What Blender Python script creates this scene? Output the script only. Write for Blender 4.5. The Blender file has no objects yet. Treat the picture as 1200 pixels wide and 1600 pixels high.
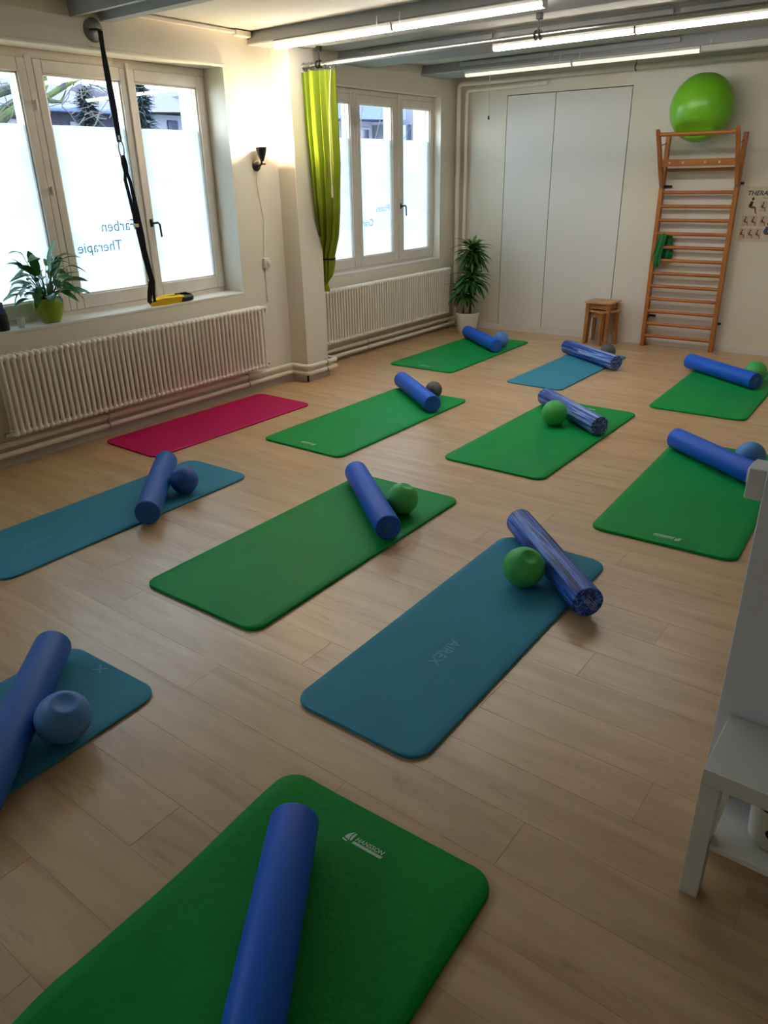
import bpy, bmesh, math, random
from mathutils import Vector, Matrix, Euler
PI = math.pi
S = bpy.context.scene
COL = S.collection
random.seed(4)

# ---------------------------------------------------------------- camera, world, light, exposure
CAM_H = 1.87
right = Vector((0.7979310811559565, 0.6024553530487529, -0.01880258780565475))
down = Vector((0.23499523979652764, -0.33966637687504947, -0.9107161960202255))
fwd = Vector((-0.5550524542764037, 0.7222702402864731, -0.4126044994886281))
cd = bpy.data.cameras.new('camera')
cd.sensor_fit = 'VERTICAL'
cd.sensor_height = 36.0
cd.lens = 36.0 * 1159.49 / 1600.0
cd.clip_start = 0.02
cd.clip_end = 200
cam = bpy.data.objects.new('camera', cd)
COL.objects.link(cam)
m3 = Matrix((right, -down, -fwd)).transposed()
cam.matrix_world = Matrix.Translation((0, 0, CAM_H)) @ m3.to_4x4()
S.camera = cam

SKY = 7.0           # overcast daylight
LAMP = 16.0          # fluorescent battens
SCONCE = 19.0       # wall lamp, watts
w = bpy.data.worlds.new('overcast_sky')
w.use_nodes = True
bg = w.node_tree.nodes['Background']
bg.inputs[0].default_value = (0.78, 0.87, 1.0, 1)
bg.inputs[1].default_value = SKY
S.world = w
S.view_settings.view_transform = 'Standard'
S.view_settings.look = 'None'
S.view_settings.exposure = 1.35
S.view_settings.gamma = 1.0
S.view_settings.use_curve_mapping = False
S.cycles.use_denoising = True
S.cycles.max_bounces = 9
S.cycles.diffuse_bounces = 5
S.cycles.transparent_max_bounces = 12
S.cycles.sample_clamp_indirect = 6.0
S.cycles.caustics_reflective = False
S.cycles.caustics_refractive = False


def portal(y0, y1, z0, z1, x):
    l = bpy.data.lights.new('window_portal', 'AREA')
    l.shape = 'RECTANGLE'
    l.size = z1 - z0
    l.size_y = y1 - y0
    l.cycles.is_portal = True
    o = bpy.data.objects.new('window_portal', l)
    o.location = (x, (y0 + y1) / 2, (z0 + z1) / 2)
    o.rotation_euler = (0, -PI / 2, 0)      # looks into the room (+X)
    COL.objects.link(o)


portal(2.45, 4.815, 0.92, 2.71, -5.86)
portal(6.10, 8.37, 0.90, 2.70, -5.86)
portal(-1.25, 1.12, 0.92, 2.71, -5.86)  # daylight through the added, unseen window


# ---------------------------------------------------------------- materials
def srgb(r, g, b):
    f = lambda c: (c / 255 / 12.92) if c / 255 <= 0.04045 else ((c / 255 + 0.055) / 1.055) ** 2.4
    return (f(r), f(g), f(b), 1)


def mat(name, col, rough=0.6, spec=0.5, metal=0.0, bump=None, var=None, emit=None, sheen=0, sss=None):
    """bump=(noise scale, strength, distance); var=(noise scale, second colour, amount)"""
    m = bpy.data.materials.new(name)
    m.use_nodes = True
    nt = m.node_tree
    p = nt.nodes['Principled BSDF']
    p.inputs['Base Color'].default_value = col
    p.inputs['Roughness'].default_value = rough
    p.inputs['Specular IOR Level'].default_value = spec
    p.inputs['Metallic'].default_value = metal
    if sheen:
        p.inputs['Sheen Weight'].default_value = sheen
    tc = nt.nodes.new('ShaderNodeTexCoord')
    if var:
        n = nt.nodes.new('ShaderNodeTexNoise')
        n.inputs['Scale'].default_value = var[0]
        n.inputs['Detail'].default_value = 4
        nt.links.new(tc.outputs['Object'], n.inputs['Vector'])
        mx = nt.nodes.new('ShaderNodeMix')
        mx.data_type = 'RGBA'
        mx.inputs['A'].default_value = col
        mx.inputs['B'].default_value = var[1]
        mr = nt.nodes.new('ShaderNodeMapRange')
        mr.inputs['From Min'].default_value = 0.35
        mr.inputs['From Max'].default_value = 0.65
        mr.inputs['To Max'].default_value = var[2]
        nt.links.new(n.outputs['Fac'], mr.inputs['Value'])
        nt.links.new(mr.outputs['Result'], mx.inputs['Factor'])
        nt.links.new(mx.outputs['Result'], p.inputs['Base Color'])
    if bump:
        n = nt.nodes.new('ShaderNodeTexNoise')
        n.inputs['Scale'].default_value = bump[0]
        n.inputs['Detail'].default_value = 3
        nt.links.new(tc.outputs['Object'], n.inputs['Vector'])
        b = nt.nodes.new('ShaderNodeBump')
        b.inputs['Strength'].default_value = bump[1]
        b.inputs['Distance'].default_value = bump[2]
        nt.links.new(n.outputs['Fac'], b.inputs['Height'])
        nt.links.new(b.outputs['Normal'], p.inputs['Normal'])
    if emit:
        p.inputs['Emission Color'].default_value = emit[0]
        p.inputs['Emission Strength'].default_value = emit[1]
    return m


def nodes_of(m):
    nt = m.node_tree
    return nt, nt.nodes['Principled BSDF'], nt.nodes.new, nt.links.new


M = {}
M['wall'] = mat('wall_paint', srgb(228, 220, 204), 0.85, 0.2, bump=(260, 0.25, 0.002), var=(1.3, srgb(222, 212, 192), 0.5))
M['wall_back'] = mat('wall_paint_back', srgb(226, 222, 212), 0.8, 0.25, bump=(300, 0.2, 0.002), var=(0.9, srgb(222, 208, 170), 0.55))
M['door'] = mat('flush_door_paint', srgb(225, 222, 214), 0.7, 0.3, bump=(220, 0.1, 0.001))
M['partition'] = mat('partition_paint', srgb(224, 222, 226), 0.8, 0.2, bump=(260, 0.2, 0.002))
M['ceiling'] = mat('ceiling_paint', srgb(186, 184, 176), 0.85, 0.2, bump=(60, 0.15, 0.003))
M['beam'] = mat('beam_paint', srgb(160, 162, 162), 0.75, 0.25, bump=(40, 0.2, 0.003), var=(6, srgb(150, 152, 152), 0.5))
M['gap'] = mat('shadow_gap', srgb(40, 36, 30), 0.9, 0.1)
M['frame'] = mat('window_paint', srgb(230, 222, 212), 0.45, 0.4, bump=(30, 0.15, 0.002), var=(8, srgb(216, 204, 190), 0.4))
M['reveal'] = mat('reveal_paint', srgb(226, 222, 214), 0.7, 0.3)
M['radiator'] = mat('radiator_enamel', srgb(242, 234, 220), 0.4, 0.5, var=(3, srgb(234, 224, 206), 0.5))
M['pipe'] = mat('pipe_paint', srgb(238, 230, 214), 0.4, 0.5, var=(5, srgb(226, 214, 194), 0.5))
M['skirt'] = mat('skirting_paint', srgb(222, 218, 208), 0.5, 0.4)
M['skirt_grey'] = mat('plinth_paint', srgb(196, 194, 192), 0.6, 0.3)
M['steel'] = mat('brushed_steel', srgb(190, 190, 188), 0.28, 0.5, 1.0)
M['chrome'] = mat('chrome', srgb(200, 200, 200), 0.15, 0.5, 1.0)
M['anchor'] = mat('cast_steel', srgb(120, 120, 112), 0.45, 0.5, 0.8, bump=(120, 0.2, 0.002))
M['black'] = mat('black_metal', srgb(22, 20, 19), 0.45, 0.5, bump=(90, 0.15, 0.002))
M['strap'] = mat('black_webbing', srgb(18, 18, 30), 0.7, 0.3, bump=(600, 0.4, 0.002))
M['yellow'] = mat('yellow_webbing', srgb(236, 196, 20), 0.6, 0.3, bump=(500, 0.4, 0.002))
M['white'] = mat('white_plastic', srgb(222, 220, 216), 0.45, 0.4)
M['table'] = mat('white_laminate', srgb(214, 212, 204), 0.5, 0.35, bump=(150, 0.05, 0.001))
M['bulb'] = mat('bulb_glow', (1, 0.9, 0.7, 1), 0.4, emit=((1, 0.78, 0.48, 1), 30))
M['tube'] = mat('lamp_diffuser', (0.9, 0.9, 0.9, 1), 0.4, emit=((1, 0.945, 0.89, 1), LAMP))
M['tube_dim'] = mat('lamp_diffuser_dim', (0.9, 0.9, 0.85, 1), 0.4, emit=((1, 0.90, 0.72, 1), 0.30))
M['tube_off'] = mat('lamp_diffuser_off', srgb(190, 190, 184), 0.4)
M['housing'] = mat('lamp_housing', srgb(200, 198, 190), 0.5, 0.4)
M['cloth'] = mat('curtain_cloth', srgb(136, 152, 44), 0.85, 0.1, bump=(400, 0.2, 0.002), var=(3, srgb(120, 138, 36), 0.6), sheen=0.0)
M['cord'] = mat('pale_cord', srgb(214, 200, 160), 0.7, 0.3)
M['soil'] = mat('soil', srgb(50, 36, 26), 0.95, 0.1, bump=(60, 0.8, 0.01))
M['pot_green'] = mat('olive_glaze', srgb(150, 168, 36), 0.3, 0.5, var=(5, srgb(134, 150, 32), 0.6))
M['pot_white'] = mat('white_glaze', srgb(226, 220, 204), 0.45, 0.4)
M['leaf'] = mat('lily_leaf', srgb(64, 130, 58), 0.35, 0.5, var=(14, srgb(36, 92, 44), 0.8))
M['leaf_d'] = mat('dracaena_leaf', srgb(58, 116, 48), 0.4, 0.45, var=(9, srgb(28, 72, 32), 0.8))
M['leaf_y'] = mat('dracaena_young_leaf', srgb(112, 160, 56), 0.4, 0.45, var=(9, srgb(52, 100, 34), 0.8))
M['stem'] = mat('cane', srgb(84, 64, 44), 0.8, 0.2, bump=(80, 0.5, 0.004))
M['stalk'] = mat('leaf_stalk', srgb(60, 104, 48), 0.5, 0.4)
M['band'] = mat('green_latex', srgb(10, 108, 50), 0.5, 0.4, sheen=0.2)
M['gym'] = mat('gym_ball_vinyl', srgb(118, 192, 40), 0.30, 0.5, var=(2, srgb(106, 180, 36), 0.5))
M['paper'] = mat('poster_paper', srgb(206, 196, 166), 0.7, 0.3)
M['ink'] = mat('poster_ink', srgb(34, 44, 60), 0.6, 0.3)
M['pic'] = mat('poster_picture', srgb(196, 172, 150), 0.7, 0.3)
M['skin'] = mat('poster_figure', srgb(120, 78, 54), 0.7, 0.3)
M['hair'] = mat('poster_dark', srgb(44, 34, 30), 0.7, 0.3)
M['shirt'] = mat('poster_blue', srgb(74, 86, 124), 0.7, 0.3)
M['logo'] = mat('logo_white', srgb(186, 212, 190), 0.6, 0.3)
M['logo_teal'] = mat('logo_pale_teal', srgb(112, 170, 188), 0.7, 0.2)
M['logo_faint2'] = mat('faint_teal_print', srgb(82, 162, 186), 0.7, 0.1)
M['emblem'] = mat('embossed_emblem', srgb(84, 112, 150), 0.6, 0.3)
M['dark_plug'] = mat('black_print', srgb(14, 14, 14), 0.5, 0.4)
M['tub'] = mat('tub_plastic', srgb(216, 216, 212), 0.4, 0.45)


def glass_mat():
    m = bpy.data.materials.new('window_glass')
    m.use_nodes = True
    nt = m.node_tree
    nt.nodes.clear()
    out = nt.nodes.new('ShaderNodeOutputMaterial')
    mx = nt.nodes.new('ShaderNodeMixShader')
    t = nt.nodes.new('ShaderNodeBsdfTransparent')
    t.inputs[0].default_value = (0.90, 0.94, 0.96, 1)
    g = nt.nodes.new('ShaderNodeBsdfGlossy')
    g.inputs['Roughness'].default_value = 0.02
    lw = nt.nodes.new('ShaderNodeLayerWeight')
    lw.inputs[0].default_value = 0.5
    pw = nt.nodes.new('ShaderNodeMath')
    pw.operation = 'POWER'
    pw.inputs[1].default_value = 4.0
    ma = nt.nodes.new('ShaderNodeMath')
    ma.operation = 'MULTIPLY_ADD'
    ma.inputs[1].default_value = 0.6
    ma.inputs[2].default_value = 0.03
    nt.links.new(lw.outputs['Facing'], pw.inputs[0])
    nt.links.new(pw.outputs[0], ma.inputs[0])
    nt.links.new(ma.outputs[0], mx.inputs[0])
    nt.links.new(t.outputs[0], mx.inputs[1])
    nt.links.new(g.outputs[0], mx.inputs[2])
    nt.links.new(mx.outputs[0], out.inputs[0])
    return m


def film_mat(name, a, b):
    """frosted film: diffuse transmission, faint diagonal clouding"""
    m = bpy.data.materials.new(name)
    m.use_nodes = True
    nt = m.node_tree
    nt.nodes.clear()
    out = nt.nodes.new('ShaderNodeOutputMaterial')
    tr = nt.nodes.new('ShaderNodeBsdfTranslucent')
    df = nt.nodes.new('ShaderNodeBsdfDiffuse')
    df.inputs[0].default_value = (0.75, 0.8, 0.8, 1)
    mx = nt.nodes.new('ShaderNodeMixShader')
    mx.inputs[0].default_value = 0.15
    tc = nt.nodes.new('ShaderNodeTexCoord')
    mp = nt.nodes.new('ShaderNodeMapping')
    mp.inputs['Rotation'].default_value = (0.7, 0, 0)
    mp.inputs['Scale'].default_value = (1, 1.2, 3)
    n = nt.nodes.new('ShaderNodeTexNoise')
    n.inputs['Scale'].default_value = 1.6
    n.inputs['Detail'].default_value = 3
    cr = nt.nodes.new('ShaderNodeMix')
    cr.data_type = 'RGBA'
    cr.inputs['A'].default_value = a
    cr.inputs['B'].default_value = b
    mr = nt.nodes.new('ShaderNodeMapRange')
    mr.inputs['From Min'].default_value = 0.3
    mr.inputs['From Max'].default_value = 0.7
    L = nt.links.new
    L(tc.outputs['Object'], mp.inputs[0])
    L(mp.outputs[0], n.inputs['Vector'])
    L(n.outputs['Fac'], mr.inputs['Value'])
    L(mr.outputs['Result'], cr.inputs['Factor'])
    L(cr.outputs['Result'], tr.inputs[0])
    L(tr.outputs[0], mx.inputs[1])
    L(df.outputs[0], mx.inputs[2])
    L(mx.outputs[0], out.inputs[0])
    return m


M['glass'] = glass_mat()
M['film'] = film_mat('frosted_film', (0.30, 0.33, 0.36, 1), (0.22, 0.29, 0.335, 1))
M['film_text'] = film_mat('film_lettering', (0.045, 0.13, 0.17, 1), (0.045, 0.13, 0.17, 1))


def wood_mat(name, c1, c2, scale, rough, grain=(1, 14, 14), bump=0.1, rnd=0.0):
    m = mat(name, c1, rough, 0.45)
    nt, p, N, L = nodes_of(m)
    tc = N('ShaderNodeTexCoord')
    mp = N('ShaderNodeMapping')
    mp.inputs['Scale'].default_value = grain
    oi = N('ShaderNodeObjectInfo')
    ad = N('ShaderNodeVectorMath')
    ad.operation = 'ADD'
    sc = N('ShaderNodeVectorMath')
    sc.operation = 'SCALE'
    cx = N('ShaderNodeCombineXYZ')
    L(oi.outputs['Random'], cx.inputs[0])
    L(oi.outputs['Random'], cx.inputs[1])
    L(cx.outputs[0], sc.inputs[0])
    sc.inputs['Scale'].default_value = 37.0
    L(tc.outputs['Object'], ad.inputs[0])
    L(sc.outputs[0], ad.inputs[1])
    L(ad.outputs[0], mp.inputs[0])
    n = N('ShaderNodeTexNoise')
    n.inputs['Scale'].default_value = scale
    n.inputs['Detail'].default_value = 6
    n.inputs['Roughness'].default_value = 0.62
    n.inputs['Distortion'].default_value = 0.6
    L(mp.outputs[0], n.inputs['Vector'])
    mr = N('ShaderNodeMapRange')
    mr.inputs['From Min'].default_value = 0.36
    mr.inputs['From Max'].default_value = 0.66
    L(n.outputs['Fac'], mr.inputs['Value'])
    mx = N('ShaderNodeMix')
    mx.data_type = 'RGBA'
    mx.inputs['A'].default_value = c1
    mx.inputs['B'].default_value = c2
    L(mr.outputs['Result'], mx.inputs['Factor'])
    hs = N('ShaderNodeHueSaturation')
    r = N('ShaderNodeMapRange')
    r.inputs['To Min'].default_value = 1 - rnd
    r.inputs['To Max'].default_value = 1 + rnd
    L(oi.outputs['Random'], r.inputs['Value'])
    L(r.outputs['Result'], hs.inputs['Value'])
    L(mx.outputs['Result'], hs.inputs['Color'])
    last = hs.outputs[0]
    L(last, p.inputs['Base Color'])
    b = N('ShaderNodeBump')
    b.inputs['Strength'].default_value = bump
    b.inputs['Distance'].default_value = 0.002
    L(n.outputs['Fac'], b.inputs['Height'])
    L(b.outputs['Normal'], p.inputs['Normal'])
    return m, hs, mp


M['plank'], _hs, _mp = wood_mat('oak_vinyl', srgb(208, 174, 130), srgb(182, 146, 104), 1.0, 0.35, grain=(1.1, 9, 9), bump=0.05, rnd=0.045)
# dark knots and streaks on the planks
nt, p, N, L = nodes_of(M['plank'])
p.inputs['Specular IOR Level'].default_value = 1.0
kn = N('ShaderNodeTexNoise')
kn.inputs['Scale'].default_value = 1.0
kn.inputs['Detail'].default_value = 8
kn.inputs['Roughness'].default_value = 0.7
mp2 = N('ShaderNodeMapping')
mp2.inputs['Scale'].default_value = (2.6, 13, 13)
L(_mp.inputs[0].links[0].from_socket, mp2.inputs[0])
L(mp2.outputs[0], kn.inputs['Vector'])
kr = N('ShaderNodeMapRange')
kr.inputs['From Min'].default_value = 0.60
kr.inputs['From Max'].default_value = 0.76
kr.inputs['To Max'].default_value = 0.75
L(kn.outputs['Fac'], kr.inputs['Value'])
km = N('ShaderNodeMix')
km.data_type = 'RGBA'
km.inputs['B'].default_value = srgb(112, 84, 60)
L(kr.outputs['Result'], km.inputs['Factor'])
L(_hs.outputs[0], km.inputs['A'])
L(km.outputs['Result'], p.inputs['Base Color'])
M['beech'] = wood_mat('varnished_beech', srgb(188, 118, 54), srgb(160, 92, 38), 3.0, 0.35, grain=(4, 4, 0.6), bump=0.03)[0]
M['beech_x'] = wood_mat('varnished_beech_bar', srgb(188, 118, 54), srgb(160, 92, 38), 3.0, 0.35, grain=(0.6, 4, 4), bump=0.03)[0]
M['stoolwood'] = wood_mat('stool_beech', srgb(176, 122, 70), srgb(150, 98, 52), 4.0, 0.4, grain=(3, 3, 0.7), bump=0.03)[0]
M['stooltop'] = wood_mat('stool_top_beech', srgb(206, 160, 112), srgb(184, 136, 88), 4.0, 0.4, grain=(0.7, 3, 3), bump=0.03)[0]


def foam_mat(name, c1, c2, rough=0.6, ribs=False, wrinkle=0.0, spec=0.12):
    m = mat(name, c1, rough, spec, var=(2.2, c2, 0.6))
    nt, p, N, L = nodes_of(m)
    tc = N('ShaderNodeTexCoord')
    n = N('ShaderNodeTexNoise')
    n.inputs['Scale'].default_value = 340
    n.inputs['Detail'].default_value = 2
    L(tc.outputs['Object'], n.inputs['Vector'])
    b = N('ShaderNodeBump')
    b.inputs['Strength'].default_value = 0.22
    b.inputs['Distance'].default_value = 0.002
    L(n.outputs['Fac'], b.inputs['Height'])
    last = b
    if ribs:
        wv = N('ShaderNodeTexWave')
        wv.wave_type = 'BANDS'
        wv.bands_direction = 'Y'
        wv.inputs['Scale'].default_value = 44
        wv.inputs['Distortion'].default_value = 0.15
        L(tc.outputs['Object'], wv.inputs['Vector'])
        b2 = N('ShaderNodeBump')
        b2.inputs['Strength'].default_value = 0.4
        b2.inputs['Distance'].default_value = 0.004
        L(wv.outputs['Fac'], b2.inputs['Height'])
        L(last.outputs['Normal'], b2.inputs['Normal'])
        last = b2
    if wrinkle:
        n2 = N('ShaderNodeTexNoise')
        n2.inputs['Scale'].default_value = 26
        n2.inputs['Detail'].default_value = 3
        n2.inputs['Distortion'].default_value = 0.8
        L(tc.outputs['Object'], n2.inputs['Vector'])
        b3 = N('ShaderNodeBump')
        b3.inputs['Strength'].default_value = wrinkle
        b3.inputs['Distance'].default_value = 0.012
        L(n2.outputs['Fac'], b3.inputs['Height'])
        L(last.outputs['Normal'], b3.inputs['Normal'])
        last = b3
    L(last.outputs['Normal'], p.inputs['Normal'])
    return m


M['mat_green'] = foam_mat('green_foam', srgb(14, 150, 72), srgb(12, 138, 66), 0.5)
M['mat_green_w'] = foam_mat('green_foam_creased', srgb(12, 142, 52), srgb(10, 130, 46), 0.55, wrinkle=0.24)
M['mat_teal'] = foam_mat('teal_foam', srgb(64, 146, 172), srgb(58, 136, 162), 0.55, ribs=True)
M['mat_pink'] = foam_mat('pink_foam', srgb(188, 26, 92), srgb(176, 22, 84), 0.55)
M['roll_blue'] = foam_mat('blue_roller_foam', srgb(28, 98, 214), srgb(24, 90, 202), 0.45, spec=0.25)
M['roll_dark'] = foam_mat('dark_blue_roller_foam', srgb(40, 100, 184), srgb(34, 90, 172), 0.5, spec=0.3)


def marble_roller_mat(name, c_dark, c_mid, c_light, sc):
    m = mat(name, c_mid, 0.45, 0.4)
    nt, p, N, L = nodes_of(m)
    tc = N('ShaderNodeTexCoord')
    mp = N('ShaderNodeMapping')
    mp.inputs['Scale'].default_value = (0.045, 1, 1)
    n = N('ShaderNodeTexNoise')
    n.inputs['Scale'].default_value = sc
    n.inputs['Detail'].default_value = 5
    n.inputs['Roughness'].default_value = 0.6
    n.inputs['Distortion'].default_value = 0.5
    cr = N('ShaderNodeValToRGB')
    e = cr.color_ramp.elements
    e[0].position = 0.41
    e[0].color = c_dark
    e[1].position = 0.60
    e[1].color = c_light
    k = cr.color_ramp.elements.new(0.5)
    k.color = c_mid
    L(tc.outputs['Object'], mp.inputs[0])
    L(mp.outputs[0], n.inputs['Vector'])
    L(n.outputs['Fac'], cr.inputs[0])
    L(cr.outputs[0], p.inputs['Base Color'])
    b = N('ShaderNodeBump')
    b.inputs['Strength'].default_value = 0.25
    b.inputs['Distance'].default_value = 0.003
    L(n.outputs['Fac'], b.inputs['Height'])
    L(b.outputs['Normal'], p.inputs['Normal'])
    return m


M['roll_marble'] = marble_roller_mat('marbled_blue_foam', srgb(14, 28, 84), srgb(34, 84, 190), srgb(92, 142, 228), 70)
M['roll_marble2'] = marble_roller_mat('speckled_blue_foam', srgb(24, 52, 130), srgb(44, 92, 184), srgb(150, 180, 230), 48)


def ball_mat(name, c1, c2, rough=0.5):
    m = mat(name, c1, rough, 0.4, var=(7, c2, 0.7), bump=(500, 0.12, 0.001))
    return m


M['ball_green'] = ball_mat('green_ball_vinyl', srgb(54, 178, 92), srgb(92, 190, 84))
M['ball_blue'] = ball_mat('blue_ball_vinyl', srgb(84, 142, 204), srgb(76, 130, 194))
M['ball_deep'] = ball_mat('deep_blue_ball_vinyl', srgb(44, 92, 176), srgb(40, 84, 164))
M['ball_grey'] = ball_mat('grey_ball_vinyl', srgb(96, 94, 92), srgb(84, 80, 78))
# outdoors
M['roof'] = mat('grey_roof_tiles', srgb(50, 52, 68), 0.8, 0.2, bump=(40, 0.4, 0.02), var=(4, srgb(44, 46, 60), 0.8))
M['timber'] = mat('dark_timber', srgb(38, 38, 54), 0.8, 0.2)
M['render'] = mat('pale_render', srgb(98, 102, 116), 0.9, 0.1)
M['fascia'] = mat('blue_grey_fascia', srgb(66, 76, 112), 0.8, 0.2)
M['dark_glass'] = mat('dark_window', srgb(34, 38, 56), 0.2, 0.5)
M['bark'] = mat('mossy_bark', srgb(36, 38, 40), 0.9, 0.1, bump=(20, 0.8, 0.03), var=(5, srgb(62, 74, 34), 0.8))
M['twig'] = mat('bare_twig', srgb(66, 62, 62), 0.9, 0.1)
M['needle'] = mat('conifer_needles', srgb(26, 38, 40), 0.9, 0.1)
M['grass'] = mat('winter_grass', srgb(96, 108, 70), 0.95, 0.05, var=(2, srgb(84, 92, 62), 0.8))


# ---------------------------------------------------------------- mesh helper
class B:
    def __init__(self):
        self.v = []
        self.f = []

    def add(self, vs, fs):
        n = len(self.v)
        self.v += [tuple(x) for x in vs]
        self.f += [tuple(i + n for i in f) for f in fs]
        return self

    def box(self, x0, x1, y0, y1, z0, z1, c=0.0, mtx=None):
        """box with chamfered edges (c) """
        if c <= 0:
            vs = [(x, y, z) for z in (z0, z1) for y in (y0, y1) for x in (x0, x1)]
            fs = [(0, 2, 3, 1), (4, 5, 7, 6), (0, 1, 5, 4), (2, 6, 7, 3), (0, 4, 6, 2), (1, 3, 7, 5)]
        else:
            bm = bmesh.new()
            vv = [bm.verts.new((x, y, z)) for z in (z0, z1) for y in (y0, y1) for x in (x0, x1)]
            for f in [(0, 2, 3, 1), (4, 5, 7, 6), (0, 1, 5, 4), (2, 6, 7, 3), (0, 4, 6, 2), (1, 3, 7, 5)]:
                bm.faces.new([vv[i] for i in f])
            bmesh.ops.bevel(bm, geom=list(bm.edges), offset=c, segments=1, affect='EDGES')
            bm.verts.index_update()
            vs = [tuple(q.co) for q in bm.verts]
            fs = [tuple(q.index for q in f.verts) for f in bm.faces]
            bm.free()
        if mtx:
            vs = [mtx @ Vector(q) for q in vs]
        return self.add(vs, fs)

    def tube(self, path, r, seg=10, caps=True, closed=False):
        path = [Vector(p) for p in path]
        n = len(path)
        rs = r if isinstance(r, (list, tuple)) else [r] * n
        vs, fs = [], []
        up = None
        for i, p in enumerate(path):
            if closed:
                t = path[(i + 1) % n] - path[i - 1]
            else:
                t = path[min(i + 1, n - 1)] - path[max(i - 1, 0)]
            t.normalize()
            if up is None:
                up = t.orthogonal().normalized()
            else:
                up = (up - t * up.dot(t))
                if up.length < 1e-6:
                    up = t.orthogonal()
                up.normalize()
            s = t.cross(up)
            for k in range(seg):
                a = 2 * PI * k / seg
                vs.append(p + (up * math.cos(a) + s * math.sin(a)) * rs[i])
        m = n if closed else n - 1
        for i in range(m):
            j = (i + 1) % n
            for k in range(seg):
                l = (k + 1) % seg
                fs.append((i * seg + k, i * seg + l, j * seg + l, j * seg + k))
        if caps and not closed:
            fs.append(tuple(range(seg))[::-1])
            fs.append(tuple((n - 1) * seg + k for k in range(seg)))
        return self.add(vs, fs)

    def lathe(self, prof, seg=24, mtx=None, cap0=True, cap1=True):
        """prof = [(r, z), ...] about Z"""
        vs, fs = [], []
        for (r, z) in prof:
            for k in range(seg):
                a = 2 * PI * k / seg
                vs.append(Vector((r * math.cos(a), r * math.sin(a), z)))
        for i in range(len(prof) - 1):
            for k in range(seg):
                l = (k + 1) % seg
                fs.append((i * seg + k, i * seg + l, (i + 1) * seg + l, (i + 1) * seg + k))
        if cap0:
            fs.append(tuple(range(seg))[::-1])
        if cap1:
            fs.append(tuple((len(prof) - 1) * seg + k for k in range(seg)))
        if mtx:
            vs = [mtx @ q for q in vs]
        return self.add(vs, fs)

    def prism(self, poly, axis, a, b, mtx=None):
        """poly in the two other axes (in xyz order), extruded along axis from a to b"""
        n = len(poly)
        vs = []
        for t in (a, b):
            for (p, q) in poly:
                vs.append({'x': (t, p, q), 'y': (p, t, q), 'z': (p, q, t)}[axis])
        fs = [tuple(range(n))[::-1], tuple(range(n, 2 * n))]
        for i in range(n):
            j = (i + 1) % n
            fs.append((i, j, n + j, n + i))
        if mtx:
            vs = [mtx @ Vector(q) for q in vs]
        return self.add(vs, fs)

    def mesh(self, name, m, smooth=40, off=(0, 0, 0)):
        me = bpy.data.meshes.new(name)
        o = Vector(off)
        me.from_pydata([Vector(q) - o for q in self.v], [], self.f)
        bm = bmesh.new()
        bm.from_mesh(me)
        bmesh.ops.recalc_face_normals(bm, faces=bm.faces)
        bm.to_mesh(me)
        bm.free()
        me.materials.append(m)
        if smooth:
            me.polygons.foreach_set('use_smooth', [True] * len(me.polygons))
            me.set_sharp_from_angle(angle=math.radians(smooth))
        me.update()
        return me


def wloc(o):
    v = Vector((0, 0, 0))
    while o:
        v += o.location
        o = o.parent
    return v


def part(name, b, m, parent=None, local=False, smooth=40, kind=None, label=None):
    """b: builder in world coordinates (or local ones), linked as one mesh object"""
    off = (0, 0, 0) if (local or parent is None) else wloc(parent)
    o = bpy.data.objects.new(name, b.mesh(name, m, smooth, off))
    o.parent = parent
    COL.objects.link(o)
    if kind:
        o['kind'] = kind
    if label:
        o['label'] = label
    return o


def tag(o, label, cat, group=None):
    o['label'] = label
    o['category'] = cat
    if group:
        o['group'] = group
    return o


def thing(name, loc, label, cat, rz=0.0, group=None):
    o = bpy.data.objects.new(name, None)
    o.empty_display_size = 0.1
    o.location = loc
    o.rotation_euler = (0, 0, rz)
    COL.objects.link(o)
    return tag(o, label, cat, group)


def struct(name, loc=(0, 0, 0)):
    o = bpy.data.objects.new(name, None)
    o.empty_display_size = 0.1
    o.location = loc
    COL.objects.link(o)
    o['kind'] = 'structure'
    return o


def sgrp(name, b, m, smooth=40):
    o = part(name, b, m, smooth=smooth)
    o['kind'] = 'structure'
    return o


def text_mesh(s, size, mtx, depth=0.0, shear=0.0, align='CENTER', bold=0.0):
    """returns a builder with the lettering of s"""
    cu = bpy.data.curves.new('lettering', 'FONT')
    cu.body = s
    cu.size = size
    cu.align_x = align
    cu.align_y = 'BOTTOM_BASELINE'
    cu.extrude = depth
    cu.shear = shear
    cu.offset = bold
    cu.resolution_u = 3
    o = bpy.data.objects.new('lettering', cu)
    COL.objects.link(o)
    dg = bpy.context.evaluated_depsgraph_get()
    dg.update()
    me = bpy.data.meshes.new_from_object(o.evaluated_get(dg))
    b = B()
    b.add([mtx @ v.co for v in me.vertices], [tuple(p.vertices) for p in me.polygons])
    bpy.data.objects.remove(o)
    bpy.data.curves.remove(cu)
    bpy.data.meshes.remove(me)
    return b


# ---------------------------------------------------------------- setting: floor
W1, W2, PF = -5.27, -5.46, -5.06       # first bay, second bay, pillar front (X)
X1, Y0 = 1.7, -1.7                      # far right wall, wall behind the camera
TB, YB = 0.05, 8.88                     # back wall: y = YB + TB*(x+3)
ZC = 2.985                              # ceiling


def yb(x):
    return YB + TB * (x + 3.0)


AB = math.atan(TB)
CB, SB = math.cos(AB), math.sin(AB)


def back(x, d):
    """point at plan position x, d metres in front of the back wall"""
    return (x + SB * d, yb(x) - CB * d)


fl = B()
fl.box(-5.62, X1 + 0.1, Y0 - 0.1, 9.35, -0.12, -0.004)
floor = part('floor', fl, M['gap'])
floor['kind'] = 'structure'
PW, PL = 0.2, 1.42
plank_cache = {}


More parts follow.
